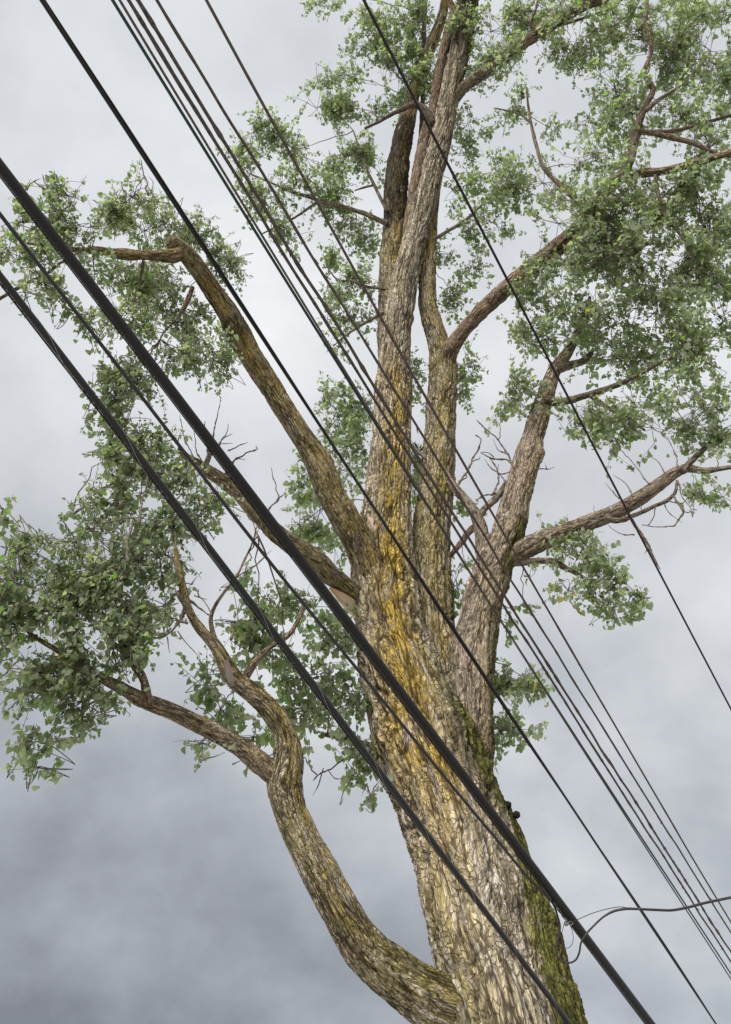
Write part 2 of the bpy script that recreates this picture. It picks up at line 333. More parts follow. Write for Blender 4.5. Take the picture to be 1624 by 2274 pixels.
def limb(name, parent, nodes, mult=1.0, yellow=0.3, olive=0.4, moss=0.0, pale=0.3, ycen=0.0, ywid=0.5, seed=1, to_ground=False, tint=(1, 1, 1), mcen=None,
         rough=1.0, dark=None, ds_px=1.75, ycen_fn=None, extra=None):
    """a bark covered limb: nodes are (px, py, width px[, distance factor]); the bark is real relief with furrows and plates"""
    P = []; R = []; PY = []
    for q in nodes:
        mu = q[3] if len(q) > 3 else None
        if mu is None:
            mu = mult if not isinstance(mult, tuple) else float(np.interp(len(P) / (len(nodes) - 1), [0, 1], mult))
        d = R0(q[1]) * mu; p = at(q[0], q[1], d); P.append(p); R.append(q[2] / 2 * ((p - CAM) @ FWD) / F); PY.append(q[1])
    if to_ground:
        p = P[0]; n0 = [np.array([p[0] + 0.28, p[1] + 0.2, -0.3]), np.array([p[0] + 0.16, p[1] + 0.12, 1.2])]
        P = n0 + P; R = [R[0] * 1.35, R[0] * 1.1] + R; PY = [3200, 2700] + PY
    P = np.array(P); R = np.array(R)
    dep = float(np.mean((P - CAM) @ FWD)); px = dep / 765.0
    C, rad, s_, par = spline(P, R, max(0.008, ds_px * px))
    py = np.interp(par, np.arange(len(PY)), PY)
    rmax = float(np.max(rad)); n = int(np.clip(2 * math.pi * rmax / (1.28 * px), 8, 300))
    T, A, B = frames(C); m = len(C); th = np.arange(n) * 2 * math.pi / n
    ct, st = np.cos(th), np.sin(th)
    nrm = ct[None, :, None] * A[:, None, :] + st[None, :, None] * B[:, None, :]
    rr = np.repeat(rad, n); ss = np.repeat(s_, n); nn = nrm.reshape(-1, 3); pyv = np.repeat(py, n); base = np.repeat(C, n, axis=0)
    dom = np.stack([np.tile(ct, m) * rr, np.tile(st, m) * rr, ss], 1).astype(np.float32) + seed * 3.7
    cw = float(np.clip(0.020 + 0.080 * rmax, 0.014, 0.066))
    w = np.stack([fbm(dom * [1 / (cw * 3.0), 1 / (cw * 3.0), 1 / (cw * 13)], seed + 5 + k_, 2) - 0.5 for k_ in range(3)], 1)
    hf = rng.random((len(dom), 3)).astype(np.float32) - 0.5
    pc = dom * np.array([1 / cw, 1 / cw, 1 / (cw * 7.0)]) + w * np.array([1.8, 1.8, 1.2])      # where on the bark: across, across, along
    f1, f2, idd = worley(pc, seed); edge = f2 - f1
    g1, g2, id2 = worley(pc * np.array([1.9, 1.9, 3.6]) + 3.3, seed + 31)
    b1 = np.abs(2 * vnoise(dom * np.array([1 / (cw * 1.5), 1 / (cw * 1.5), 1 / (cw * 13)]) + w * 1.2, seed + 1) - 1)
    crk_on = sstep(0.36, 0.58, fbm(dom / (cw * 3.5), seed + 60, 2))
    crack = 1 - 0.55 * (1 - sstep(0.0, 0.16, g2 - g1)) * crk_on
    gate_ = sstep(0.38, 0.60, fbm(pc * 0.5, seed + 44, 2))
    plate = (1 - 0.92 * (1 - sstep(0.0, 0.24, edge)) * (0.25 + 0.75 * gate_)) * (0.22 + 0.78 * sstep(0.0, 0.26, b1))
    fine = fbm(dom / (cw * 0.33), seed + 50, 3)
    hgt = plate * (0.42 + 0.58 * crack) + 0.55 * (fine - 0.5) + 0.3 * (idd - 0.5) * plate + 0.10 * hf[:, 0]
    amp = np.clip(rr * 0.145, 0.003, 0.080) * rough
    lump = (fbm(dom * np.array([0.7, 0.7, 0.4]) / max(rmax, 0.05), seed + 70, 2) - 0.5) * rr * 0.30
    kr = np.random.default_rng(seed + 900)
    for _ in range(int(len(C) * (s_[1] - s_[0]) / 0.9) if rmax > 0.03 else 0):            # old knots and branch scars
        i_ = int(kr.integers(3, len(C) - 2)); t_ = kr.random() * 6.283; d_ = math.cos(t_) * A[i_] + math.sin(t_) * B[i_]; c_ = C[i_] + d_ * rad[i_]; z_ = rad[i_] * (0.22 + 0.22 * kr.random())
        q_ = np.sqrt(np.sum((base + nn * rr[:, None] - c_) ** 2, 1)) / z_; lump = lump + rad[i_] * (0.05 + 0.09 * kr.random()) * (np.exp(-q_ ** 2) - 0.9 * np.exp(-(q_ * 3.2) ** 2))
    disp = (hgt - 0.72) * amp + lump
    if extra is not None: disp = disp + extra(base + nn * rr[:, None], nn, rr)
    V = base + nn * (rr + disp)[:, None]
    # colour of the bark itself: weathered plate tops, brown inner bark in the furrows, lichens and moss
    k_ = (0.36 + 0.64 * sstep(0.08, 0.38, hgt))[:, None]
    big_n = fbm(dom * np.array([2.2, 2.2, 0.7]), seed + 90, 3); med = fbm(dom * np.array([9, 9, 3.5]), seed + 95, 3); spot = fbm(dom * np.array([30, 30, 22]), seed + 99, 3)
    stre = fbm(dom * np.array([1 / (cw * 0.62), 1 / (cw * 0.62), 1 / (cw * 16)]), seed + 120, 2)
    top = GREY * (0.86 + 0.28 * idd[:, None]) * np.array(tint)
    top = top * (0.62 + 0.4 * med[:, None] + 0.4 * fine[:, None])
    nx = nn @ RIGHT
    fy = np.clip(big_n * 1.3 + med * 0.8 - 0.55, 0, 1)
    oa = np.clip(olive * (0.45 + 1.3 * (big_n - 0.2)), 0, 0.92) * sstep(0.25, 0.6, spot * 0.5 + med * 0.5)
    top = top * (1 - oa[:, None]) + OLIVE * oa[:, None]
    yc = ycen if ycen_fn is None else np.interp(pyv, *ycen_fn)
    yl_ = yellow if not callable(yellow) else yellow(pyv)
    ya = np.clip(yl_ * 1.7 * np.exp(-((nx - yc) / ywid) ** 2) * sstep(0.30, 0.58, med * 0.55 + spot * 0.45 + 0.05), 0, 0.95)
    yvar = np.array([[1, 1, 1]]) * (0.75 + 0.5 * spot[:, None])
    top = top * (1 - ya[:, None]) + YEL * yvar * ya[:, None]
    pa = np.clip(pale * 1.6 * sstep(0.56, 0.70, stre) * sstep(0.3, 0.62, big_n + 0.08), 0, 0.9) * (1 - 0.6 * ya)
    top = top * (1 - pa[:, None]) + PALE * pa[:, None]
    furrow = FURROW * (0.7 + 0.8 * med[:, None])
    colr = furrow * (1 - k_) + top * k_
    if np.any(np.asarray(moss)):
        mo = moss(pyv, nx) if callable(moss) else moss * np.exp(-((nx - (mcen if mcen is not None else 0.8)) / 0.45) ** 2)
        mo = np.clip(mo * 1.5 * sstep(0.18, 0.52, med * 0.6 + spot * 0.4), 0, 0.96)[:, None]
        colr = colr * (1 - mo) + MOSS * (0.55 + 1.1 * spot[:, None]) * (0.35 + 0.65 * k_) * mo
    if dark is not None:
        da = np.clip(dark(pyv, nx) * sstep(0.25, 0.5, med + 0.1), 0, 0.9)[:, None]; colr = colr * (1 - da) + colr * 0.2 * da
    Q = grid_faces(m, n)
    V = np.vstack([V, C[0] - T[0] * rad[0] * 0.2, C[-1] + T[-1] * rad[-1] * 0.35]); a = len(V) - 2; j = np.arange(n); bb = (m - 1) * n
    tr = np.vstack([np.stack([(j + 1) % n, j, np.full(n, a)], 1), np.stack([bb + j, bb + (j + 1) % n, np.full(n, a + 1)], 1)])
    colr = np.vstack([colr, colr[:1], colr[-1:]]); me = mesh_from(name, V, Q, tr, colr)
    av = me.attributes.new('Grain', 'FLOAT_VECTOR', 'POINT'); av.data.foreach_set('vector', np.vstack([pc, pc[:1], pc[-1:]]).astype(np.float32).ravel())
    o = link(name, me, M_BARK, parent)
    for i in range(0, m, max(1, int(0.12 / max(1e-3, s_[1] - s_[0])))): LIMB_PTS.append((C[i], rad[i]))
    return o
def sticks(parent, lst, mult, name='twig', bumpy=0.35, batch=None):
    """bare twigs: (points, width px); knobbly thin tubes"""
    for pts, w in lst:
        P = []; R = []
        for i, (x, y) in enumerate(pts):
            p = at(x, y, R0(y) * mult * (1 + 0.006 * (i % 3 - 1))); P.append(p)
            t = i / (len(pts) - 1); R.append(max(0.0025, w * (1 - 0.62 * t) / 2 * ((p - CAM) @ FWD) / F))
        C, rad, s_, par = spline(P, R, 0.03)
        jit = np.stack([fbm(np.stack([s_ * 9, s_ * 0 + k_ * 7.1 + pts[0][0], s_ * 0 + pts[0][1]], 1), 3 + k_, 2) - 0.5 for k_ in range(3)], 1)
        C = C + jit * np.minimum(rad[:, None] * 5.0, 0.05); kn = fbm(np.stack([s_ * 26, s_ * 0 + pts[0][0], s_ * 0], 1), 9, 2)
        rad = rad * (1 + bumpy * 2.2 * (sstep(0.5, 0.8, kn)))
        V, Q, tr = plain_tube(C, rad, 6)
        col = np.full((len(V), 3), 0.15)
        link(name, mesh_from(name, V, Q, tr, None), M_TWIG, parent)
        for i in range(0, len(C), 6): LIMB_PTS.append((C[i], rad[i]))

def gauss_at(x, y, R, size, hgt):
    c = at(x, y, R)
    return lambda P, n_, r_: hgt * np.exp(-(np.sum((P - c) ** 2, 1)) / size ** 2)

def trunk_moss(py, nx):
    a = sstep(1560, 1690, py) * (1 - sstep(1790, 1880, py)) * sstep(0.45, 0.85, nx) * 1.3
    return a + 0.45 * sstep(1400, 1560, py) * (1 - sstep(1800, 1900, py)) * sstep(0.2, 0.7, nx) * 0.6 + 0.3 * sstep(1900, 2200, py) * np.exp(-((nx + 0.8) / 0.2) ** 2)
trunk = limb('trunk', TREE, [(1125, 2273, 236), (1098, 2200, 226), (1068, 2090, 216), (1042, 1966, 212), (1000, 1801, 218), (950, 1666, 222), (903, 1516, 190), (868, 1400, 152),
              (851, 1250, 130), (863, 1110, 100), (870, 1000, 88), (875, 860, 78), (881, 757, 66), (896, 640, 58), (916, 550, 52), (942, 450, 50), (973, 330, 48), (1001, 200, 46), (1026, 90, 46), (1040, 0, 46), (1050, -110, 40)],
              yellow=lambda py: np.interp(py, [0, 790, 880, 1300, 1720, 1850, 2273], [0.0, 0.03, 0.62, 0.68, 0.64, 0.24, 0.14]), olive=0.40, moss=trunk_moss, pale=0.9, ywid=0.52, seed=3, to_ground=True,
              ycen_fn=([0, 700, 900, 1300, 1500, 1650, 1800, 2000, 2273], [0, -0.3, 0.15, 0.25, -0.1, -0.35, -0.2, -0.75, -0.8]),
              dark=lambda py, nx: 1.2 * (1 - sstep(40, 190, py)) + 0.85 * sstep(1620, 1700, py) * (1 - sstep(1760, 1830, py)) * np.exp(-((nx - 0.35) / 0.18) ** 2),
              extra=lambda P, n_, r_: gauss_at(905, 880, R0(880), 0.5, 0.03)(P, n_, r_))
limb('trunk_buttress', TREE, [(1238, 2273, 128), (1212, 2200, 120), (1188, 2080, 112), (1157, 1966, 84), (1134, 1875, 70), (1114, 1800, 46), (1106, 1770, 20)], 1.0, yellow=0.05, olive=0.9, pale=0.05, seed=9, to_ground=True,
     moss=lambda py, nx: 1.1 * sstep(-0.5, 0.3, nx) + 0.2, rough=0.9)
for i, (x, y, r_) in enumerate(((1128, 1787, 8), (1147, 1809, 8))):
    c = at(x, y, R0(y) * 0.985); n = 14; m = 10; rad = r_ * ((c - CAM) @ FWD) / F
    V = []
    for a in range(m + 1):
        for b in range(n):
            ph = math.pi * a / m; t_ = 2 * math.pi * b / n; d = np.array([math.sin(ph) * math.cos(t_), math.sin(ph) * math.sin(t_), math.cos(ph)])
            V.append(c + d * rad * (1 + 0.2 * math.sin(5 * t_ + i) * math.sin(4 * ph)))
    link('burl', mesh_from('burl', np.array(V), grid_faces(m + 1, n), None, np.full(((m + 1) * n, 3), 0.07) * np.array([1.1, 0.9, 0.8])), M_BARK, TREE)

stemB = limb('branch', TREE, [(872, 880, 50), (868, 740, 62), (872, 620, 60), (879, 490, 55), (881, 400, 50), (893, 315, 44), (911, 240, 32), (930, 165, 27), (958, 100, 25), (980, 40, 22), (992, -20, 20), (1000, -100, 14)], 1.03,
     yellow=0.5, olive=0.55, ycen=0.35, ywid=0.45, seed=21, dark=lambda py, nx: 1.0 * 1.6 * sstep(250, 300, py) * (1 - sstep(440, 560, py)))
stemC = limb('branch', TREE, [(905, 570, 22), (911, 500, 28), (926, 400, 28), (945, 300, 26), (958, 262, 24), (974, 165, 22), (992, 90, 21), (1003, 50, 22), (1012, 36, 22), (1000, 5, 14), (990, -40, 12)], 1.0,
     yellow=0.05, olive=0.1, seed=24, tint=(0.86, 0.74, 0.68))
limb('side_branch', stemC, [(1008, 44, 16), (1018, 20, 16), (1024, -30, 14)], 1.0, yellow=0, olive=0, seed=25, tint=(.7, .62, .6))
limb('side_branch', stemC, [(962, 275, 16), (948, 250, 20), (922, 232, 15), (897, 241, 12), (868, 255, 9), (842, 270, 7), (810, 285, 4)], 0.99, yellow=0, olive=0, seed=26, tint=(.6, .55, .52))
limb('branch', TREE, [(935, 300, 10), (940, 200, 12), (941, 110, 12), (944, 0, 11), (948, -80, 8)], 1.06, yellow=0, olive=0.05, seed=27)
limbAR = limb('branch', TREE, [(1004, 225, 26), (1030, 195, 24), (1060, 172, 25), (1092, 150, 26), (1135, 118, 26), (1177, 85, 27), (1210, 62, 32), (1237, 45, 28), (1292, 15, 24), (1350, -8, 20), (1420, -50, 14)], (1.0, 0.9), yellow=0, olive=0.1, seed=28, tint=(.82, .75, .72))
limb('side_branch', limbAR, [(1196, 72, 10), (1180, 55, 8), (1190, 20, 6), (1200, -20, 4)], 0.94, yellow=0, olive=0, seed=29, tint=(.6, .55, .5))
limb('side_branch', limbAR, [(1225, 62, 8), (1290, 42, 6), (1330, 28, 5), (1365, 18, 3)], 0.94, yellow=0, olive=0.1, seed=30)

stemE = limb('branch', TREE, [(992, 1640, 100), (975, 1520, 108), (960, 1380, 94), (957, 1232, 88), (970, 1080, 76), (978, 908, 64), (982, 815, 62), (972, 755, 46), (951, 680, 40), (949, 590, 38), (957, 500, 32), (966, 430, 24), (978, 360, 18), (985, 300, 12)], 1.02,
     yellow=0.22, olive=0.85, pale=0.35, ycen=0.25, seed=33)
limbF = limb('branch', TREE, [(985, 825, 44), (994, 790, 40), (1018, 750, 33), (1060, 700, 33), (1112, 652, 35), (1165, 606, 37), (1228, 558, 40), (1300, 490, 34), (1340, 430, 28), (1376, 395, 26), (1420, 385, 19), (1470, 380, 17), (1550, 360, 16), (1624, 336, 14), (1700, 315, 10)], (1.02, 0.84),
     yellow=0.0, olive=0.08, pale=0.1, seed=36, tint=(0.9, 0.78, 0.71))
limb('side_branch', limbF, [(1365, 405, 22), (1392, 370, 22), (1410, 310, 20), (1416, 282, 18), (1432, 235, 15), (1450, 200, 13), (1441, 180, 12), (1431, 168, 10), (1446, 115, 9), (1436, 50, 8), (1440, -20, 6)], 0.885, yellow=0, olive=0.05, seed=37, tint=(.74, .66, .62))
limb('side_branch', limbF, [(1418, 292, 12), (1445, 294, 13), (1480, 303, 12), (1540, 318, 11), (1590, 340, 8), (1640, 350, 6)], 0.88, yellow=0, olive=0.05, seed=38, tint=(.8, .7, .62))
limb('side_branch', limbF, [(1430, 293, 9), (1500, 290, 9), (1560, 274, 8), (1630, 255, 6)], 0.89, yellow=0, olive=0.05, seed=39, tint=(.7, .6, .55))
limb('side_branch', limbF, [(1436, 245, 11), (1462, 222, 9), (1490, 205, 7), (1530, 175, 4)], 0.88, yellow=0, olive=0.1, seed=40)
limb('side_branch', limbF, [(1300, 470, 14), (1275, 440, 11), (1240, 408, 10), (1210, 375, 9), (1188, 310, 8), (1176, 255, 6), (1170, 205, 4)], 0.9, yellow=0, olive=0.1, seed=41, tint=(.8, .7, .62))
limb('side_branch', limbF, [(1180, 272, 5), (1150, 252, 4), (1128, 246, 4), (1098, 240, 3)], 0.9, yellow=0, olive=0.1, seed=42)
limb('side_branch', limbF, [(1455, 390, 8), (1462, 430, 8), (1478, 480, 7), (1505, 515, 5), (1530, 545, 3)], 0.86, yellow=0, olive=0, seed=43, tint=(.6, .55, .5))
limb('side_branch', limbF, [(1330, 520, 14), (1370, 545, 13), (1420, 542, 10), (1460, 540, 6)], 0.9, yellow=0, olive=0, seed=44, tint=(.9, .8, .75))
limb('side_branch', limbF, [(1410, 548, 6), (1420, 575, 6), (1432, 615, 5)], 0.88, yellow=0, olive=0, seed=45, tint=(.5, .45, .4))

stemG = limb('branch', TREE, [(1062, 1860, 60), (1048, 1760, 96), (1043, 1650, 104), (1045, 1515, 100), (1066, 1360, 86), (1097, 1262, 80), (1130, 1180, 66), (1146, 1108, 58), (1172, 1015, 56), (1188, 958, 48), (1210, 883, 38), (1232, 823, 28), (1260, 783, 26), (1275, 757, 22), (1292, 720, 19), (1302, 695, 13), (1310, 660, 8)], 1.0,
     yellow=0.12, olive=0.22, pale=0.25, ycen=0.5, seed=48, tint=(.98, .93, .95), moss=lambda py, nx: 1.0 * sstep(1130, 1190, py) * (1 - sstep(1235, 1300, py)) * sstep(0.15, 0.6, nx) + 0.5 * sstep(0.55, 0.9, nx) * sstep(1200, 1300, py) + 0.35 * sstep(0.7, 0.95, -nx) * sstep(1400, 1500, py),
     extra=lambda P, n_, r_: gauss_at(1199, 1005, R0(1005) * 0.99, 0.16, 0.07)(P, n_, r_) + gauss_at(1165, 1195, R0(1195) * 0.99, 0.14, 0.06)(P, n_, r_))
limb('side_branch', stemG, [(1240, 820, 20), (1262, 812, 20), (1292, 803, 17), (1308, 790, 13), (1318, 776, 9)], 0.99, yellow=0, olive=0, seed=49, tint=(.8, .75, .75))
limb('side_branch', stemG, [(1210, 890, 22), (1232, 892, 22), (1257, 890, 17), (1312, 875, 14), (1362, 858, 12), (1407, 838, 10), (1462, 808, 8), (1500, 790, 5)], (0.99, 0.93), yellow=0, olive=0.1, seed=50, tint=(.7, .65, .6))
limb('side_branch', stemG, [(1315, 880, 12), (1345, 902, 11), (1390, 925, 8), (1432, 955, 5)], 0.97, yellow=0, olive=0.1, seed=51, tint=(.9, .85, .85))
limbH = limb('branch', TREE, [(1120, 1248, 40), (1157, 1222, 52), (1212, 1196, 44), (1262, 1177, 38), (1312, 1158, 36), (1362, 1140, 35), (1412, 1112, 33), (1462, 1077, 29), (1502, 1047, 25), (1524, 1040, 22), (1562, 1045, 15), (1602, 1040, 11), (1660, 1032, 7)], (1.0, 0.97),
     yellow=0.03, olive=0.12, pale=0.55, seed=54, tint=(0.98, .92, .92))
limb('side_branch', limbH, [(1515, 1046, 18), (1533, 1027, 15), (1552, 1008, 13), (1592, 973, 9), (1640, 955, 6)], 0.97, yellow=0, olive=0, seed=55, tint=(.9, .85, .85))
limb('side_branch', limbH, [(1345, 1146, 14), (1368, 1156, 13), (1412, 1143, 11), (1450, 1125, 9), (1480, 1112, 9), (1497, 1097, 8), (1504, 1067, 6)], 0.96, yellow=0, olive=0, seed=56, tint=(.85, .78, .78), rough=1.6)
limb('side_branch', limbH, [(1395, 1140, 7), (1410, 1165, 8), (1437, 1205, 7), (1452, 1238, 5), (1466, 1264, 3)], 0.955, yellow=0, olive=0, seed=57, tint=(.7, .6, .6), rough=2)
limb('side_branch', limbH, [(1130, 1250, 14), (1157, 1249, 15), (1195, 1245, 15), (1232, 1247, 14), (1250, 1258, 13), (1275, 1270, 10), (1310, 1290, 6)], 1.0, yellow=0, olive=0.05, seed=58, tint=(.85, .78, .75))
stubI = limb('branch', TREE, [(1085, 1270, 30), (1074, 1225, 38), (1070, 1190, 32), (1060, 1150, 29), (1040, 1118, 22), (1012, 1085, 20), (985, 1050, 18), (955, 1022, 12), (930, 1003, 9), (918, 990, 6)], 1.0, yellow=0, olive=0.12, pale=0.1, seed=61)
limb('side_branch', stubI, [(1062, 1152, 16), (1078, 1128, 15), (1100, 1108, 15), (1122, 1080, 15), (1140, 1055, 13)], 1.0, yellow=0, olive=0.05, seed=62, rough=1.5)
limb('side_branch', stubI, [(1060, 1165, 14), (1042, 1180, 14), (1028, 1200, 15), (1012, 1220, 12), (995, 1240, 11)], 1.03, yellow=0, olive=0, seed=63, rough=2, tint=(1, .9, .88))

limbJ = limb('branch', TREE, [(838, 1330, 60), (820, 1262, 76), (795, 1200, 74), (765, 1148, 63), (730, 1083, 60), (697, 1010, 55), (655, 945, 48), (600, 857, 49), (560, 795, 52), (530, 742, 56), (510, 700, 48), (475, 650, 45), (442, 600, 43), (415, 565, 41), (396, 550, 40), (383, 538, 28)], (1.0, 0.66),
     yellow=0.32, olive=0.75, pale=0.35, ycen=0.3, ywid=0.7, rough=0.6, tint=(1.12, 1.1, 1.05), seed=66, dark=lambda py, nx: 0.5 * sstep(690, 710, py) * (1 - sstep(735, 760, py)),
     extra=lambda P, n_, r_: gauss_at(735, 1010, R0(1010) * 0.87, 0.2, 0.04)(P, n_, r_))
limb('side_branch', limbJ, [(402, 562, 30), (385, 568, 33), (355, 568, 26), (318, 566, 22), (280, 565, 24), (250, 562, 20), (225, 557, 17), (180, 556, 13), (120, 548, 9), (60, 540, 6)], 0.65, yellow=0.2, olive=0.7, seed=67, tint=(.85, .75, .7))
limb('side_branch', limbJ, [(428, 638, 10), (415, 670, 12), (405, 690, 10), (390, 710, 6), (362, 742, 4), (350, 765, 3)], 0.67, yellow=0, olive=0, seed=68, tint=(.7, .6, .58))
limb('side_branch', limbJ, [(-30, 678, 9), (5, 660, 8), (55, 631, 8), (100, 610, 7), (140, 580, 5), (180, 558, 4)], 0.62, yellow=0, olive=0.4, seed=69, tint=(.9, .75, .65))
limb('side_branch', limbJ, [(320, 570, 7), (312, 620, 6), (300, 660, 6), (285, 690, 4)], 0.66, yellow=0, olive=0, seed=70, tint=(.6, .55, .5))

limbK = limb('branch', TREE, [(850, 1358, 42), (795, 1319, 40), (765, 1297, 40), (735, 1276, 46), (700, 1245, 49), (625, 1193, 44), (575, 1143, 36), (525, 1088, 34), (475, 1053, 30), (440, 1030, 23), (412, 1012, 17), (400, 996, 11)], (1.0, 0.76),
     yellow=0.15, olive=0.7, pale=0.2, ycen=0.4, rough=0.6, tint=(1.12, 1.1, 1.05), seed=73)
limb('side_branch', limbK, [(452, 1040, 14), (462, 1020, 12), (466, 1003, 10), (462, 985, 6)], 0.78, yellow=0, olive=0.1, seed=74)
# torn, fresh wood under that limb, with a curled lip of bark above it
def wood_piece(nodes, mult, c0, c1, parent, name):
    mm = mult if isinstance(mult, tuple) else (mult, mult); P = [at(x, y, R0(y) * float(np.interp(i_ / (len(nodes) - 1), [0, 1], mm))) for i_, (x, y, w_) in enumerate(nodes)]; R = [w_ / 2 * ((p - CAM) @ FWD) / F for p, (x, y, w_) in zip(P, nodes)]
    C, rad, s_, par = spline(P, R, 0.015); n = 40; T, A, B = frames(C); th = np.arange(n) * 2 * math.pi / n
    rr = rad[:, None] * (1 + 0.10 * np.sin(9 * th)[None, :] + 0.07 * np.sin(17 * th + 1)[None, :] + 0.12 * np.sin(5 * th + 0.7)[None, :])
    V = C[:, None, :] + rr[..., None] * (np.cos(th)[None, :, None] * A[:, None, :] + np.sin(th)[None, :, None] * B[:, None, :])
    fib = fbm(np.stack([np.tile(np.cos(th) * 6, len(C)), np.tile(np.sin(th) * 6, len(C)), np.repeat(s_ * 1.5, n)], 1), 4, 3)[:, None]
    edge_ = np.repeat(1 - s_ / s_[-1], n)[:, None] ** 3
    col = (np.array(c0) * (1 - edge_) + np.array(c1) * edge_) * (0.75 + 0.5 * fib)
    return link(name, mesh_from(name, V.reshape(-1, 3), grid_faces(len(C), n), None, col), M_WOOD, parent)
wood_piece([(733, 1306, 4), (745, 1314, 12), (762, 1328, 22), (782, 1344, 29), (808, 1364, 36), (850, 1392, 40)], (0.935, 1.02), (0.93, 0.81, 0.63), (0.78, 0.42, 0.20), limbK, 'torn_wood')

limbL = limb('branch', TREE, [(1040, 2240, 120), (975, 2228, 128), (890, 2172, 112), (812, 2105, 98), (752, 2010, 88), (712, 1940, 84), (671, 1860, 76), (640, 1791, 72), (632, 1740, 76), (640, 1690, 66), (634, 1630, 50), (602, 1578, 46), (562, 1538, 42), (520, 1504, 38), (476, 1430, 28), (450, 1402, 24), (426, 1368, 20), (412, 1328, 18), (400, 1275, 14), (394, 1250, 12), (390, 1215, 8)],
     1.0, yellow=0.3, olive=0.75, pale=0.7, ycen=0.4, seed=78, moss=0.0) if False else None
Lm = lambda py: 7.75 / R0(py) if py < 2000 else float(np.interp(py, [2000, 2240], [7.75 / R0(2000), 0.99]))
def LN(nodes, f=1.0): return [(x, y, w_, Lm(y) * f) for x, y, w_ in nodes]
limbL = limb('branch', TREE, [(1075, 2262, 100, 1.03)] + LN([(1000, 2238, 126), (965, 2222, 128), (890, 2172, 112), (812, 2105, 98), (752, 2010, 88), (712, 1940, 84), (671, 1860, 76), (642, 1791, 72), (632, 1740, 78), (641, 1690, 68), (634, 1630, 50), (602, 1578, 46), (562, 1538, 42), (520, 1504, 38), (476, 1430, 28), (450, 1402, 24), (426, 1368, 20), (412, 1328, 18), (400, 1275, 14), (394, 1250, 12), (390, 1215, 8)]),
     yellow=0.25, olive=0.85, pale=0.75, ycen=0.45, ywid=0.5, rough=0.65, tint=(1.12, 1.1, 1.05), seed=78, moss=lambda py, nx: 0.35 * sstep(2000, 2150, py) * sstep(-0.2, 0.6, nx))
limb('side_branch', limbL, LN([(640, 1760, 40), (618, 1728, 50), (585, 1700, 50), (525, 1652, 42), (450, 1612, 36), (375, 1577, 35), (320, 1555, 34), (270, 1526, 26), (230, 1506, 22), (180, 1478, 15), (120, 1440, 11), (75, 1412, 9), (40, 1380, 6)]), yellow=0.1, olive=0.35, pale=0.55, ycen=0.3, rough=0.65, seed=79, tint=(1.08, 1.0, .96))
limb('side_branch', limbL, LN([(330, 1565, 26), (326, 1540, 20), (318, 1505, 18), (300, 1478, 18), (278, 1448, 17), (255, 1432, 13), (238, 1424, 9)], 0.995), yellow=0, olive=0.05, seed=80, tint=(.9, .76, .7))
limb('side_branch', limbL, LN([(540, 1515, 22), (550, 1495, 19), (566, 1473, 16), (580, 1455, 14), (610, 1430, 12), (640, 1412, 11), (658, 1385, 10), (672, 1355, 9), (680, 1335, 6)], 1.01), yellow=0, olive=0.15, seed=81, tint=(.9, .78, .72))
limb('side_branch', limbL, LN([(478, 1424, 14), (472, 1400, 11), (469, 1370, 9), (478, 1345, 8), (498, 1315, 7), (525, 1280, 6), (545, 1240, 5), (562, 1202, 4), (570, 1170, 3)], 1.0), yellow=0, olive=0, seed=82, tint=(.85, .75, .7))
limb('side_branch', limbL, LN([(412, 1362, 10), (411, 1345, 10), (398, 1325, 9), (392, 1312, 6)], 0.99), yellow=0, olive=0, seed=83)
scar = at(508, 1492, 7.75 * 0.975)
wood_piece([(504, 1466, 6), (505, 1478, 13), (509, 1495, 15), (514, 1515, 12), (518, 1525, 5)], 7.75 / R0(1492) * 0.973, (0.135, 0.115, 0.098), (0.10, 0.082, 0.07), limbL, 'bark_scar')
wood_piece([(818, 1148, 5), (824, 1158, 13), (830, 1172, 15), (838, 1190, 10), (842, 1200, 4)], 0.965, (0.62, 0.50, 0.42), (0.5, 0.4, 0.33), trunk, 'bark_scar')
limbM = limb('branch', TREE, [(870, 1690, 40), (835, 1668, 30), (800, 1653, 19), (765, 1640, 17), (735, 1632, 13), (715, 1630, 8)], 1.02, yellow=0, olive=0.2, seed=86, tint=(.85, .75, .7))
# thinner limbs in the crown to the left of the dark stem
for nd in ([(862, 496, 12), (849, 492, 12), (815, 476, 11), (771, 462, 10), (722, 450, 9), (685, 437, 8), (648, 426, 7), (614, 411, 5), (560, 388, 4)], [(706, 447, 7), (690, 459, 6), (648, 487, 5), (607, 507, 4), (580, 520, 3)], [(860, 470, 8), (851, 452, 8), (829, 406, 7), (817, 381, 6), (800, 335, 5), (785, 290, 3)],
           [(832, 410, 6), (810, 416, 5), (788, 423, 3)], [(862, 643, 7), (851, 641, 7), (812, 636, 6), (782, 625, 5), (751, 621, 4), (725, 590, 3)], [(866, 690, 9), (851, 695, 8), (820, 712, 7), (776, 739, 5), (740, 768, 3)]):
    limb('side_branch', stemB, nd, 1.01, yellow=0, olive=0.15, seed=int(nd[0][1]) % 97 + 100, tint=(.85, .78, .75))
limb('side_branch', stemE, [(950, 535, 9), (964, 530, 8), (1000, 510, 8), (1032, 490, 8), (1060, 465, 6), (1085, 442, 4)], 1.01, yellow=0, olive=0.1, seed=131)
limb('side_branch', stemE, [(975, 930, 8), (930, 1000, 6), (922, 985, 4)], 1.04, yellow=0, olive=0.1, seed=132)

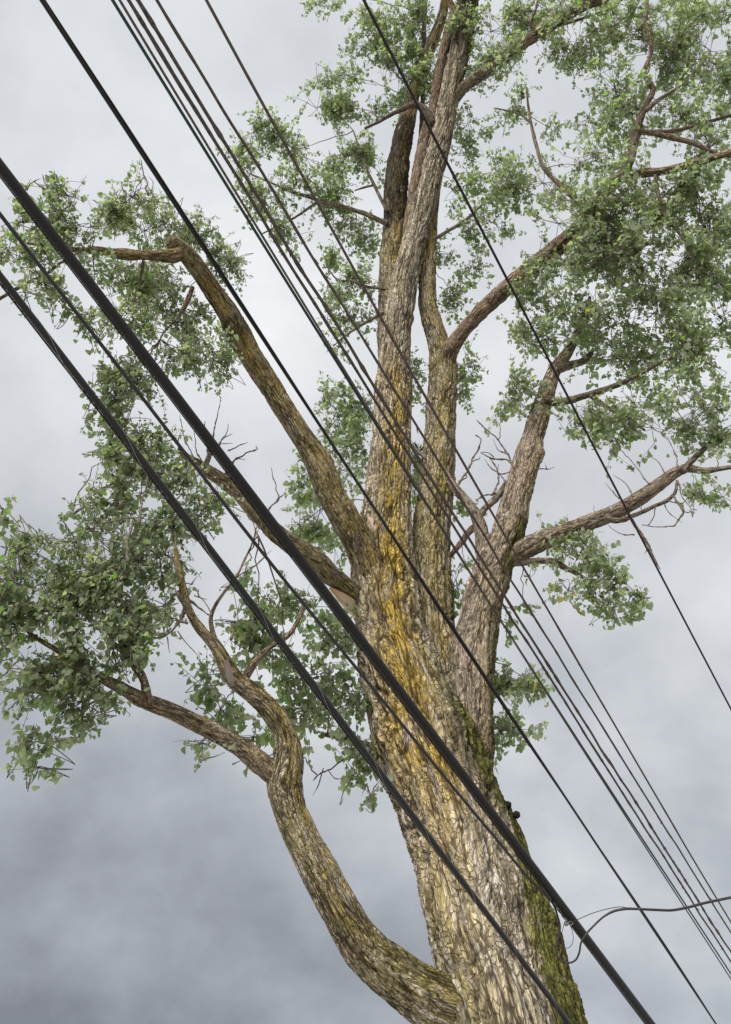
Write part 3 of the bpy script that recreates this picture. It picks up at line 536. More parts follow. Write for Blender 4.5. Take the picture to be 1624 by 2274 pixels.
sticks(stubI, [([(1012, 1085), (1032, 1052), (1057, 1007), (1067, 982), (1057, 966)], 5), ([(1097, 1097), (1107, 1067), (1102, 1037), (1085, 1015)], 4), ([(1097, 1095), (1072, 1102), (1057, 1111)], 3.5), ([(1024, 1068), (1036, 1058), (1030, 1048)], 3), ([(1012, 1072), (1003, 1062)], 3), ([(1048, 1025), (1060, 1020), (1066, 1014)], 3), ([(1122, 1075), (1110, 1050), (1090, 1040), (1078, 1020)], 2.5), ([(1107, 1067), (1106, 1045), (1108, 1030)], 2.5)], 1.0)
sticks(stemG, [([(1142, 1040), (1132, 1017), (1107, 977), (1082, 952), (1057, 932)], 4.5), ([(1143, 1034), (1122, 1020), (1092, 1017), (1067, 1005)], 5), ([(1107, 977), (1112, 960), (1110, 945)], 2.5), ([(1128, 1010), (1110, 1000), (1095, 975)], 3), ([(1140, 1045), (1112, 1052), (1090, 1037)], 3), ([(1100, 1018), (1085, 1005), (1068, 1003)], 3), ([(1192, 1042), (1212, 1042), (1232, 1037)], 3), ([(1212, 1042), (1210, 1028)], 2), ([(1166, 1148), (1172, 1157), (1167, 1168)], 2.5)], 0.99)
sticks(limbH, [([(1507, 1067), (1512, 1097), (1537, 1132)], 3.5), ([(1497, 1102), (1517, 1137), (1502, 1162), (1477, 1170), (1427, 1165)], 4.5), ([(1457, 1127), (1447, 1157), (1440, 1166)], 3), ([(1442, 1077), (1417, 1042), (1397, 1017)], 2.8), ([(1407, 1102), (1387, 1072), (1362, 1055)], 3), ([(1377, 1107), (1357, 1087), (1344, 1072)], 2.5), ([(1507, 1040), (1497, 1002), (1490, 985)], 2.5), ([(1482, 1055), (1457, 1022), (1445, 1015)], 2.5), ([(1407, 1187), (1377, 1185), (1350, 1166)], 3), ([(1512, 1130), (1525, 1138), (1537, 1135)], 2.5), ([(1480, 1110), (1510, 1118), (1530, 1105)], 3), ([(1475, 1118), (1490, 1140), (1515, 1160)], 2.5), ([(1425, 1137), (1422, 1120)], 2.5), ([(1437, 1220), (1432, 1229)], 2.5), ([(1325, 1150), (1318, 1130), (1320, 1122)], 2)], 0.96)
sticks(limbK, [([(460, 1037), (465, 1007), (452, 967), (455, 935)], 4.5), ([(465, 1017), (495, 977), (515, 962)], 3.5), ([(470, 1007), (477, 957), (492, 885)], 3.5), ([(500, 1054), (530, 1017), (550, 1008), (572, 997), (570, 990)], 4.5), ([(505, 1002), (530, 990), (550, 982)], 3.2), ([(440, 1030), (410, 977), (400, 922)], 3), ([(450, 1030), (435, 992), (432, 957)], 3), ([(595, 1134), (617, 1107), (612, 1077), (602, 1037)], 3.8), ([(617, 1107), (635, 1092)], 2.5), ([(575, 1190), (560, 1157)], 3), ([(480, 1000), (505, 955), (508, 940)], 2.5), ([(400, 996), (398, 975), (412, 955)], 2.5), ([(530, 1017), (545, 1022)], 2.5), ([(495, 985), (517, 985)], 2.2), ([(410, 1005), (395, 985), (402, 960)], 2.5)], 0.77)
Lk_ = 7.75 / R0(1380)
sticks(limbL, [([(410, 1347), (400, 1377), (380, 1407), (345, 1417)], 7), ([(370, 1412), (377, 1450)], 3.5), ([(395, 1400), (425, 1442), (440, 1457)], 3), ([(415, 1385), (392, 1376), (375, 1371)], 6), ([(398, 1312), (430, 1335), (465, 1365)], 6), ([(430, 1322), (460, 1331)], 3), ([(425, 1295), (432, 1285), (440, 1278)], 3), ([(470, 1362), (455, 1335), (440, 1320), (442, 1308)], 3), ([(520, 1287), (570, 1252), (602, 1222)], 3.5), ([(345, 1417), (330, 1410)], 3), ([(380, 1405), (365, 1385), (368, 1360)], 2.5), ([(560, 1202), (583, 1160)], 2.5), ([(510, 1420), (520, 1405), (513, 1395)], 5)], Lk_)
Lk2 = 7.75 / R0(1600)
sticks(limbL, [([(175, 1593), (220, 1588), (272, 1572)], 3.2), ([(445, 1688), (475, 1682), (500, 1671)], 2.8), ([(0, 1508), (30, 1480), (47, 1460)], 3.5), ([(0, 1470), (40, 1455)], 3), ([(40, 1645), (75, 1640)], 3), ([(520, 1694), (535, 1690)], 3.5), ([(38, 1598), (28, 1570)], 2.5), ([(37, 1420), (30, 1330), (15, 1260)], 5), ([(85, 1408), (40, 1422)], 5), ([(250, 1440), (246, 1390), (250, 1345)], 4), ([(160, 1145), (185, 1162)], 2.5)], Lk2)
sticks(limbM, [([(796, 1681), (764, 1687), (731, 1709), (706, 1722), (695, 1734)], 4.5), ([(718, 1707), (708, 1742), (695.5, 1766)], 2.6), ([(730, 1709), (746, 1728), (758, 1729), (772.6, 1720)], 2.4), ([(784, 1722), (767, 1750), (756.5, 1779), (757, 1786.5), (764.5, 1770)], 2.6), ([(815, 1740), (820, 1756), (830, 1791), (822.6, 1805.6), (811.6, 1794)], 2.6), ([(706, 1722), (698, 1715)], 2.4)], 1.0)
sticks(limbJ, [([(330, 432), (325, 400), (317, 370), (315, 356)], 4), ([(335, 428), (340, 405), (331, 392)], 2), ([(60, 420), (75, 402), (90, 396)], 3), ([(52, 475), (56, 418), (70, 398)], 2.5), ([(310, 1160), (320, 1100), (328, 1050)], 4), ([(284, 1250), (288, 1200), (300, 1150), (310, 1160)], 6)], 0.62)

# ------------------------------------------------------------------ foliage
# masses of leaves: (x, y, rx, ry, tilt, density, distance factor)
MASSES = [
 # crown, right of the stems
 (1320, 480, 150, 110, -20, 2.6, .90), (1240, 590, 110, 90, -30, 1.8, .93), (1420, 590, 170, 110, 10, 2.3, .90), (1560, 500, 110, 140, 0, 1.7, .90), (1390, 690, 190, 90, 0, 1.8, .93), (1545, 620, 120, 80, 0, 1.6, .92),
 (1180, 430, 100, 80, 20, 1.5, .95), (1085, 480, 80, 60, 0, 1.0, 1.0), (1110, 400, 80, 60, 0, .9, .97), (1060, 300, 35, 60, 0, .9, 1.02), (1160, 235, 34, 55, -10, 1.2, .92), (1120, 245, 45, 25, 10, .7, .92), (1205, 285, 40, 30, 30, .8, .93),
 (1400, 430, 120, 90, 0, 1.8, .88), (1490, 430, 110, 80, 0, 1.7, .88), (1420, 90, 140, 90, 0, 1.3, .93), (1540, 110, 90, 120, 0, 1.5, .93), (1310, 90, 90, 60, -10, 1.4, .93), (1360, 190, 80, 70, 0, 1.1, .92), (1470, 240, 110, 80, 0, 1.3, .9), (1580, 300, 70, 110, 0, 1.3, .9), (1330, 270, 70, 60, 0, 1.0, .92), (1300, 350, 90, 60, 0, 1.1, .92),
 (1600, 160, 50, 150, 0, 1.3, .93), (1080, 60, 80, 60, 0, 1.5, .98), (1150, 50, 80, 60, 0, 1.4, .96), (1100, 130, 60, 50, 0, 1.3, .97), (1250, 110, 60, 35, -20, 1.3, .95), (1200, 20, 90, 35, 0, 1.2, .97), (1400, 10, 150, 40, 0, 1.2, .95), (1560, 10, 90, 50, 0, 1.2, .95), (1045, 190, 40, 50, 0, 1.1, 1.02), (1030, 270, 30, 50, 0, 1.1, 1.04),
 (1235, 735, 90, 60, 0, 1.2, 1.04), (1365, 790, 130, 70, 0, 1.5, 1.03), (1480, 760, 120, 70, 0, .9, .95), (1570, 790, 80, 100, 0, 1.5, .93), (1150, 760, 60, 50, 0, .9, .98), (1150, 870, 60, 60, 20, 1.5, .98), (1120, 920, 40, 40, 0, 1.1, .98), (1290, 925, 65, 42, 10, 1.8, .98), (1380, 900, 120, 70, 0, 1.4, .96), (1360, 980, 60, 40, 0, 1.2, .96), (1450, 960, 70, 50, 20, 1.1, .95), (1530, 900, 90, 100, 0, 1.7, .94), (1590, 1010, 45, 60, 0, 1.5, .95), (1580, 1085, 45, 28, 0, 1.4, .95), (1600, 680, 40, 90, 0, 1.0, .93), (1600, 985, 40, 40, 0, 1.8, .955), (1560, 1095, 45, 25, 0, 1.6, .965), (1605, 1090, 35, 35, 0, 1.6, .96), (1185, 650, 60, 50, 0, 1.0, .96),
 (1280, 1225, 60, 50, 20, 2.0, .99), (1250, 1190, 40, 20, 0, 1.2, 1.0), (1330, 1290, 70, 50, 30, 1.9, .985), (1270, 1310, 55, 30, 20, 1.2, .99), (1370, 1330, 50, 40, 30, 1.6, .98), (1400, 1372, 40, 20, 10, 1.3, .98), (1200, 1255, 25, 12, 0, .8, 1.0), (1220, 1180, 30, 12, 0, .8, 1.0), (1430, 1362, 18, 8, 0, .8, .98),
 (1110, 130, 60, 30, -35, 1.3, .93), (1190, 85, 45, 25, -35, 1.0, .90), (1270, 30, 60, 25, -25, 1.2, .90),
 # left part of the crown
 (880, 30, 110, 40, 0, 1.3, 1.02), (740, 10, 70, 20, -5, 1.0, 1.02), (850, 110, 90, 55, 0, 1.4, 1.03), (900, 170, 80, 70, 0, 1.7, 1.03), (760, 175, 90, 30, -15, 1.0, 1.02), (820, 240, 90, 50, 0, 1.3, 1.03), (700, 240, 80, 35, 10, 1.1, 1.02), (640, 290, 100, 60, 15, 1.0, 1.02), (560, 330, 60, 45, 0, 1.1, 1.01), (740, 330, 90, 60, 0, 1.1, 1.03), (830, 360, 40, 60, 0, 1.1, 1.05), (560, 430, 60, 55, 10, 1.1, 1.01), (660, 420, 90, 50, 0, 1.0, 1.01), (600, 500, 55, 40, 0, 1.1, 1.01), (640, 540, 40, 40, 0, .6, 1.01), (740, 440, 80, 50, 0, 1.2, 1.03), (800, 520, 50, 60, 0, 1.0, 1.05), (760, 540, 50, 40, 0, .8, 1.05), (720, 590, 40, 40, 0, 1.2, 1.04), (790, 640, 60, 50, 0, 1.2, 1.05), (740, 690, 55, 50, 0, .9, 1.04), (800, 710, 50, 40, 0, .9, 1.05), (740, 770, 25, 30, 0, .9, 1.04), (930, 80, 40, 70, 0, 1.3, 1.06), (990, 130, 30, 80, 0, .9, 1.08),
 (1010, 640, 40, 70, 0, 1.3, 1.08), (1000, 560, 40, 40, 0, 1.0, 1.08), (1060, 590, 40, 50, 0, .9, 1.05), (1025, 430, 50, 50, 0, .8, 1.06), (1030, 350, 35, 45, 0, .9, 1.06), (1035, 840, 38, 85, 0, 1.6, 1.08), (925, 850, 22, 60, 0, 1.4, 1.1), (925, 1060, 18, 110, 0, 1.3, 1.12), (1010, 1290, 35, 70, 0, 1.2, 1.1), (1030, 1120, 25, 30, 0, .9, 1.1), (980, 1420, 30, 60, 0, 1.3, 1.1), (1115, 1390, 22, 35, 0, 1.0, 1.08), (1145, 1345, 25, 25, 0, .8, 1.08),
 (740, 920, 55, 75, -10, 1.6, 1.08), (790, 900, 40, 50, 0, 1.4, 1.08), (770, 1010, 50, 90, 0, 1.9, 1.08), (690, 1060, 55, 60, 20, 1.7, 1.06), (690, 1140, 60, 60, 0, 1.9, 1.06), (740, 1210, 30, 50, 0, 1.2, 1.06),
 (1150, 1530, 60, 45, -20, 1.9, 1.06), (1115, 1540, 25, 60, 0, 1.5, 1.06), (1140, 1630, 55, 42, 0, 1.8, 1.05), (1175, 1640, 25, 18, 0, 1.1, 1.05), (1190, 1500, 25, 20, 0, 1.2, 1.06),
 # behind the bend of the low limb
 (560, 1350, 75, 60, 0, 2.0, .85), (540, 1290, 40, 30, 0, 1.1, .85), (670, 1350, 80, 50, 0, 1.4, .9), (740, 1400, 60, 60, 0, 1.8, .95), (600, 1450, 80, 50, 0, 1.7, .88), (700, 1490, 90, 60, 0, 1.8, .95), (770, 1560, 50, 60, 0, 1.8, .98), (680, 1580, 70, 60, 0, 1.8, .95), (470, 1490, 40, 60, 20, 1.3, .78), (500, 1570, 60, 50, 0, 1.5, .8), (560, 1640, 55, 35, 0, 1.6, .82), (445, 1655, 25, 25, 0, 1.7, .78), (760, 1670, 55, 35, 0, 1.8, 1.0), (800, 1720, 45, 35, 0, 1.7, 1.0), (835, 1765, 22, 18, 0, 1.3, 1.0), (640, 1650, 40, 30, 0, 1.3, .9),
 # left limb, upper
 (140, 435, 36, 50, 10, 1.6, .63), (100, 490, 80, 45, 0, 1.5, .62), (180, 500, 60, 45, 0, 1.5, .63), (290, 450, 55, 55, 0, 1.9, .65), (330, 500, 110, 50, 0, 1.8, .73), (450, 515, 50, 42, 0, 1.7, .75), (500, 585, 40, 60, 0, 1.7, .77), (510, 545, 25, 20, 0, 1.2, .68), (60, 560, 75, 45, 0, 1.6, .6), (30, 640, 45, 50, 0, 1.7, .6), (130, 640, 60, 40, 0, 1.4, .61), (285, 625, 80, 50, 0, 1.9, .69), (350, 640, 65, 60, 0, 2.0, .74), (290, 700, 70, 50, 0, 1.5, .66), (430, 705, 60, 50, 0, 1.8, .77), (460, 780, 60, 55, 0, 1.8, .68), (510, 830, 35, 28, 0, 1.4, .68), (400, 790, 50, 45, 0, 1.5, .67), (420, 860, 20, 20, 0, 1.2, .68), (240, 720, 60, 40, 0, 1.1, .64), (230, 570, 60, 30, 0, 1.2, .64), (150, 690, 30, 14, 0, .9, .62),
 # left column
 (260, 800, 60, 50, 0, 1.7, .66), (240, 880, 45, 60, 0, 1.6, .67), (300, 870, 60, 60, 0, 1.6, .67), (270, 970, 55, 70, 0, 1.9, .68), (340, 960, 50, 60, 0, 1.6, .68), (300, 1060, 65, 70, 0, 1.9, .69), (390, 1080, 55, 60, 0, 1.7, .7), (450, 1120, 50, 55, 0, 1.7, .71), (370, 1150, 70, 60, 0, 1.9, .7), (240, 1110, 45, 60, 0, 1.6, .69),
 # left, middle
 (20, 1135, 22, 16, 0, 1.4, .68), (80, 1215, 60, 42, 0, 1.8, .68), (40, 1280, 55, 60, 0, 2.0, .68), (180, 1180, 50, 50, 20, 1.7, .69), (150, 1270, 70, 60, 0, 2.0, .69), (220, 1320, 90, 70, 0, 2.4, .7), (320, 1240, 90, 70, 0, 2.4, .7), (340, 1330, 60, 60, 0, 2.0, .71), (100, 1370, 90, 70, 0, 2.2, .7), (240, 1420, 100, 60, 0, 2.1, .71), (140, 1470, 90, 60, 0, 2.2, .72), (320, 1430, 40, 35, 0, 1.4, .73), (80, 1550, 55, 55, 0, 2.0, .74), (170, 1550, 75, 50, 0, 1.9, .74), (80, 1640, 50, 45, 0, 1.9, .76), (95, 1700, 40, 26, 0, 1.7, .77), (190, 1610, 22, 18, 0, 1.2, .75), (20, 1400, 40, 60, 0, 1.5, .7), (240, 1545, 14, 14, 0, 1.2, .74), (395, 1290, 25, 25, 0, .9, .72), (-60, 1320, 60, 90, 0, 1.5, .69), (-60, 600, 60, 80, 0, 1.4, .6), (1700, 500, 70, 300, 0, 1.0, .9), (1690, 950, 50, 150, 0, 1.2, .94), (1200, -60, 450, 50, 0, .9, 1.0),
]
LIMB_XYZ = np.array([p for p, r_ in LIMB_PTS])
# leaf blade: midrib and one outline (triangular with a drawn-out tip), plus a thin stalk
LV = np.array([(0, 0, 0), (0, .36, 0), (0, .72, 0), (0, 0.99, 0), (.36, -.05, 0), (.53, .16, 0), (.44, .46, 0), (.23, .76, 0), (-.36, -.05, 0), (-.53, .16, 0), (-.44, .46, 0), (-.23, .76, 0), (-.018, 0, 0), (.018, 0, 0), (0.03, -.62, 0.05)], np.float32)
LQ = np.array([(0, 4, 5, 1), (1, 5, 6, 2), (2, 6, 7, 3), (1, 9, 8, 0), (2, 10, 9, 1), (3, 11, 10, 2)]); LT = np.array([(12, 14, 13)])
def leaf_shape(fold, bend, wid, wav):
    V = np.broadcast_to(LV, (len(fold), 15, 3)).copy(); x = V[:, :, 0]; y = V[:, :, 1]
    z = np.abs(x) * fold[:, None] + bend[:, None] * y * y + wav[:, None] * np.sin(x * 7 + y * 5) * 0.12
    V[:, :, 0] = x * wid[:, None]; V[:, :, 2] += z
    return V
def unit(v): return v / (np.linalg.norm(v, axis=-1, keepdims=True) + 1e-9)

pos = []; tipd = []; nor = []; siz = []; colr = []; twb = Batch(); shoots = 0
for mi, (x, y, rx, ry, tilt, dens, mu) in enumerate(MASSES):
    Rc = R0(y) * mu; dz = float((at(x, y, Rc) - CAM) @ FWD); lp = 0.105 * F / dz
    area = math.pi * rx * ry; n_sh = max(2, int(dens * 1.62 * area / (13 * 0.36 * lp * lp)))
    upper = mu > 0.86 and y < 1100; sfac = 0.77 if upper else (0.56 if mu < 0.8 else 0.76); left_top = upper and x < 980
    n_sh = max(2, int(n_sh * ((1.3 if left_top else 0.96) if upper else 0.74 / sfac ** 2) * (min(dens, 1.35 + 0.25 * (dens - 1.35)) / dens if upper and dens > 1.35 else 1.0)))
    hub = at(x, y, Rc); ca, sa = math.cos(math.radians(tilt)), math.sin(math.radians(tilt))
    near = LIMB_XYZ[np.argmin(np.sum((LIMB_XYZ - hub) ** 2, 1))]
    spread = 0.5 * (rx + ry) * dz / F
    made = []; tries = 0
    while len(made) < n_sh and tries < n_sh * 12:
        tries += 1
        a = random.random() * 2 * math.pi; r_ = math.sqrt(random.random()) ** 0.9
        ex, ey = math.cos(a) * r_ * rx, math.sin(a) * r_ * ry
        px, py = x + ex * ca - ey * sa, y + ex * sa + ey * ca
        p = at(px, py, Rc + random.gauss(0, 0.38) * min(spread, 1.1))
        nz = float(fbm(np.array([p / (0.55 if upper else 0.42)]), 77, 2)[0])
        if nz < (0.455 if upper else 0.41) + 0.13 * r_ * r_: continue
        made.append(p)
    if not made: continue
    made = np.array(made)
    # branchlets from the nearest limb out to groups of shoots
    order = np.argsort(made[:, 0] + 0.7 * made[:, 2]); groups = [order[i:i + 9] for i in range(0, len(order), 9)]
    dl = np.sqrt(np.sum((LIMB_XYZ - hub) ** 2, 1)); NET = list(LIMB_XYZ[np.argsort(dl)[:60]])
    groups.sort(key=lambda g_: np.min(np.sum((np.array(NET) - made[g_].mean(0)) ** 2, 1)))
    for gidx in groups:
        c = made[gidx].mean(0); na = np.array(NET); st_ = na[np.argmin(np.sum((na - (0.8 * c + 0.2 * near)) ** 2, 1))]
        L_ = np.linalg.norm(c - st_)
        if L_ < 3.2:
            md = (st_ + c) / 2 + rng.normal(0, 0.10, 3) * L_ + np.array([0, 0, 0.05 * L_])
            t = np.linspace(0, 1, 9)[:, None]; C = (1 - t) ** 2 * st_ + 2 * t * (1 - t) * md + t * t * c
            C[1:-1] += rng.normal(0, 0.018, (7, 3)) * min(1.0, L_); twb.add(*plain_tube(C, np.linspace(0.005 + 0.005 * L_, 0.004, 9), 5))
            NET += [C[3], C[5], C[7], c]
        for p in made[gidx]:
            ax = unit(unit(p - c + rng.normal(0, 0.15, 3)) * 0.8 + rng.normal(0, 0.45, 3) + np.array([0, 0, 0.15])); ln = random.uniform(0.28, 0.62)
            p0 = p - ax * ln * 0.55; md = p + rng.normal(0, 0.03, 3); p2 = p + ax * ln * 0.5 + np.array([0, 0, random.uniform(-0.12, 0.05)])
            t = np.linspace(0, 1, 6)[:, None]; C = (1 - t) ** 2 * p0 + 2 * t * (1 - t) * md + t * t * p2
            twb.add(*plain_tube(C, np.linspace(0.0042, 0.0022, 6), 3))
            lc = (c + p0) / 2 + rng.normal(0, 0.04, 3); C = (1 - t) ** 2 * c + 2 * t * (1 - t) * lc + t * t * p0
            twb.add(*plain_tube(C, np.linspace(0.0055, 0.004, 6), 3))
            nl = random.randint(9, 17); shoots += 1; hue = rng.normal(0, 1)
            tt = np.sort(rng.random(nl)) ** 0.8; base_ = ((1 - tt) ** 2)[:, None] * p0 + (2 * tt * (1 - tt))[:, None] * md + (tt ** 2)[:, None] * p2
            side = unit(rng.normal(0, 1, (nl, 3)) + 0.3 * ax); sz = sfac * np.clip(rng.lognormal(-2.36, 0.30, nl), 0.035, 0.165) * (1 - 0.25 * tt)
            td = unit(side * 0.62 + np.array([0, 0, -0.75]) + 0.2 * ax + rng.normal(0, 0.25, (nl, 3)))
            pos.append(base_ + td * sz[:, None] * 0.6); tipd.append(td)
            nor.append(rng.normal(0, 1, (nl, 3)) + np.array([0, 0, 0.35])); siz.append(sz)
            k_ = np.clip(rng.random(nl) * 0.85 + 0.12 * hue, 0, 1)[:, None]
            cc = np.array([0.145, 0.170, 0.105]) * (1 - k_) + np.array([0.285, 0.310, 0.220]) * k_
            br = rng.random(nl) < 0.05; cc[br] = np.array([0.13, 0.235, 0.035])
            yl = rng.random(nl) < (0.16 if (1230 < x < 1290 and 1290 < y < 1330) else 0.002); cc[yl] = np.array([0.40, 0.30, 0.03])
            colr.append(cc)
pos = np.vstack(pos); tipd = np.vstack(tipd); nor = np.vstack(nor); siz = np.concatenate(siz); colr = np.vstack(colr); NL = len(pos)
yv = unit(tipd); xv = unit(np.cross(yv, nor)); zv = np.cross(xv, yv); flip = zv[:, 2] < 0; xv[flip] *= -1; zv[flip] *= -1
Mx = np.stack([xv, yv, zv], 2) * siz[:, None, None]            # columns are the leaf's axes
fold = rng.normal(0.42, 0.32, NL); bend = rng.normal(-0.22, 0.24, NL); wid = rng.uniform(0.85, 1.12, NL); wav = rng.normal(0, 0.5, NL)
q = pos - CAM; dep = q @ FWD; sx = CX + F * (q @ RIGHT) / dep; sy = CY - F * (q @ UP) / dep
fac = np.abs(np.sum(zv * unit(q), 1)); show = np.where((sx > 8) & (sx < 1616) & (sy > 8) & (sy < 2265), siz / dep * (0.25 + fac), 0)
bigl = np.argsort(-show)[:300]; rest = np.setdiff1d(np.arange(NL), bigl)
V = leaf_shape(fold[rest], bend[rest], wid[rest], wav[rest]); W = np.einsum('nij,nkj->nki', Mx[rest], V) + pos[rest][:, None, :]
off = (np.arange(len(rest)) * 15)[:, None, None]
fol = link('foliage', mesh_from('foliage', W.reshape(-1, 3), (LQ[None] + off).reshape(-1, 4), (LT[None] + off).reshape(-1, 3), np.repeat(colr[rest], 15, axis=0)), M_LEAF, TREE); fol['kind'] = 'stuff'
variants = []
for k_ in range(14):
    c = np.array([0.145, 0.170, 0.105]) * (1 - k_ / 13) + np.array([0.285, 0.310, 0.220]) * (k_ / 13)
    if k_ in (5, 11): c = np.array([0.13, 0.235, 0.035])
    vv = leaf_shape(np.array([rng.normal(.35, .2)]), np.array([rng.normal(-.18, .12)]), np.array([1.0]), np.array([rng.normal(0, .5)]))[0]
    me = mesh_from('leaf', vv, LQ, LT, np.tile(c, (15, 1))); me.materials.append(M_LEAF); variants.append(me)
inv = parent_inv(TREE)
for i in bigl:
    o = bpy.data.objects.new('leaf', random.choice(variants)); COL.objects.link(o); o.parent = TREE; o.matrix_parent_inverse = inv
    m4 = Matrix(((*Mx[i, 0], pos[i, 0]), (*Mx[i, 1], pos[i, 1]), (*Mx[i, 2], pos[i, 2]), (0, 0, 0, 1))); o.matrix_basis = m4
tw = link('leafy_twigs', twb.mesh('leafy_twigs'), M_TWIG, TREE); tw['kind'] = 'stuff'
print('leaves', NL, 'shoots', shoots)

# ------------------------------------------------------------------ overhead wires
def wire_path(pts, h0, h1, ext=9.0, step=0.10, deg=2):
    """pts are points on the wire in the frame; it hangs at height h0 (upper left) to h1 (lower right)"""
    pts = np.array(pts, float); cf = np.polyfit(pts[:, 1], pts[:, 0], min(deg, len(pts) - 1))
    ys = np.linspace(pts[0, 1], pts[-1, 1], 160)
    P0, P1 = at_h(pts[0, 0], pts[0, 1], h0), at_h(pts[-1, 0], pts[-1, 1], h1)
    out_ = []
    for y in ys:
        x = float(np.polyval(cf, y)); h = h0
        for _ in range(12):                                     # height depends on how far along the wire the point lies
            p = at_h(x, y, h); t = np.clip(((p - P0) @ (P1 - P0)) / ((P1 - P0) @ (P1 - P0)), -0.2, 1.2); h = 0.5 * h + 0.5 * (h0 + (h1 - h0) * t)
        out_.append(at_h(x, y, h))
    out_ = np.array(out_); L = np.concatenate([[0], np.cumsum(np.linalg.norm(np.diff(out_, axis=0), axis=1))])
    s_ = np.arange(0, L[-1], step); C = np.stack([np.interp(s_, L, out_[:, k_]) for k_ in range(3)], 1)
    cfs = [np.polyfit(s_, C[:, k_], 3) for k_ in range(3)]; C = np.stack([np.polyval(c_, s_) for c_ in cfs], 1)
    t0 = unit(C[0] - C[3]); t1 = unit(C[-1] - C[-4]); e = np.arange(step, ext, step)[:, None]
    return np.vstack([(C[0] + t0 * e)[::-1], C, C[-1] + t1 * e]), len(e), len(e) + len(C)
def rpx(w, p): return w / 2 * float((p - CAM) @ FWD) / F
def strand(C, rad, off=None, wob=0.0, seed=0, n=8, gnarl=0.0):
    s_ = np.arange(len(C)); r_ = np.full(len(C), rad) if np.isscalar(rad) else rad
    if gnarl:
        g_ = fbm(np.stack([s_ * 0.22, s_ * 0 + seed * 3.3, s_ * 0], 1), seed, 3); r_ = r_ * (1 + gnarl * sstep(0.48, 0.68, g_) * (0.6 + 0.8 * rng.random(len(C))))
    if wob:
        d = np.stack([fbm(np.stack([s_ * 0.05, s_ * 0 + k_ * 9.1 + seed, s_ * 0], 1), seed + k_, 2) - 0.5 for k_ in range(3)], 1); C = C + d * wob
    if off is not None: C = C + off
    return plain_tube(C, r_, n)
def single(name, pts, h0, h1, w, m, label, cat='wire', group=None, wob=0.0, gnarl=0.0, seed=1, step=0.10, flakes=0):
    C, a, b = wire_path(pts, h0, h1, step=step); mid_ = C[(a + b) // 2]
    bt = Batch(); bt.add(*strand(C, rpx(w, mid_), None, wob, seed, 8, gnarl))
    for _ in range(flakes):                                     # shreds of old wrapping that stand off the wire
        i = random.randint(a, b - 6); d = unit(C[i + 1] - C[i]); o_ = unit(np.cross(d, rng.normal(0, 1, 3)))
        P_ = np.array([C[i], C[i] + d * 0.03 + o_ * 0.016, C[i] + d * 0.07 + o_ * 0.03]); bt.add(*plain_tube(P_, np.array([.008, .007, .003]), 5))
    o = link(name, bt.mesh(name), m); o['label'] = label; o['category'] = cat
    if group: o['group'] = group
    return o, C

GR = 'thin wires strung side by side above the cables'
A_ = [(249.6, 0), (373, 198), (497, 397), (612, 585), (729, 773), (847, 963), (965, 1153), (1096, 1352), (1226, 1551), (1341, 1730), (1456, 1908), (1624, 2163)]
B_ = [(268, 0), (386, 198), (504, 397), (622, 588), (739, 779), (868, 990), (975, 1160), (1098, 1352), (1223, 1552), (1340, 1735), (1453, 1912), (1624, 2174)]
C_ = [(284, 0), (406, 198), (529, 397), (646, 588), (763, 779), (880, 966), (998, 1153), (1124, 1352), (1250, 1550), (1363, 1730), (1477, 1908), (1624, 2135)]
D_ = [(304.5, 0), (426, 198), (547, 397), (664, 588), (781.5, 779), (898, 966), (1014.5, 1153), (1140, 1352), (1266, 1550), (1378, 1730), (1491, 1908), (1624, 2115)]
E_ = [(351, 0), (469, 198), (587.5, 397), (705, 588), (822, 779), (938, 966), (1053, 1153), (1177, 1352), (1300, 1550), (1410, 1730), (1520, 1908), (1624, 2072)]
F_ = [(456, 0), (564, 194), (674, 390), (780, 580), (887, 775), (993, 964), (1099, 1153), (1213, 1352), (1327, 1550), (1434, 1730), (1540, 1908), (1624, 2045)]
K_ = [(806, -5), (998, 372), (1197, 757), (1395, 1136), (1592, 1515), (1640, 1606)]
single('overhead_wire', A_, 8.4, 7.6, 4.4, M_GREEN, 'green coated wire, the leftmost of the six thin wires at the top edge', group=GR, seed=3)
single('overhead_wire', B_, 8.38, 7.55, 3.6, M_BROWN, 'thin dark wire running tight beside the green coated wire', group=GR, seed=5)
single('overhead_wire', C_, 8.5, 7.7, 4.8, M_BROWN, 'brown frayed wire between the thin dark wire and the thick gnarled brown wire', group=GR, gnarl=0.22, seed=7, step=0.035, wob=0.02, flakes=7)
single('overhead_wire', D_, 8.5, 7.7, 5.2, M_BROWN, 'most gnarled brown wire, shaggy with old wrapping, third from the right of six thin wires', group=GR, gnarl=0.4, seed=11, step=0.035, wob=0.03, flakes=6)
single('overhead_wire', E_, 8.6, 7.8, 4.4, M_BROWN, 'brown wire with a few shreds, second from the right of six thin wires', group=GR, gnarl=0.15, seed=13, step=0.035, wob=0.015, flakes=6)
single('overhead_wire', F_, 8.6, 7.8, 4.4, M_BROWN, 'smooth brown wire, rightmost of the six thin wires, crossing the forked right stem', group=GR, gnarl=0.12, seed=17, wob=0.015)
single('overhead_wire', K_, 9.0, 8.6, 5.0, M_RUBBER, 'lone thin black wire crossing the right side of the crown and the dead limb', seed=19)

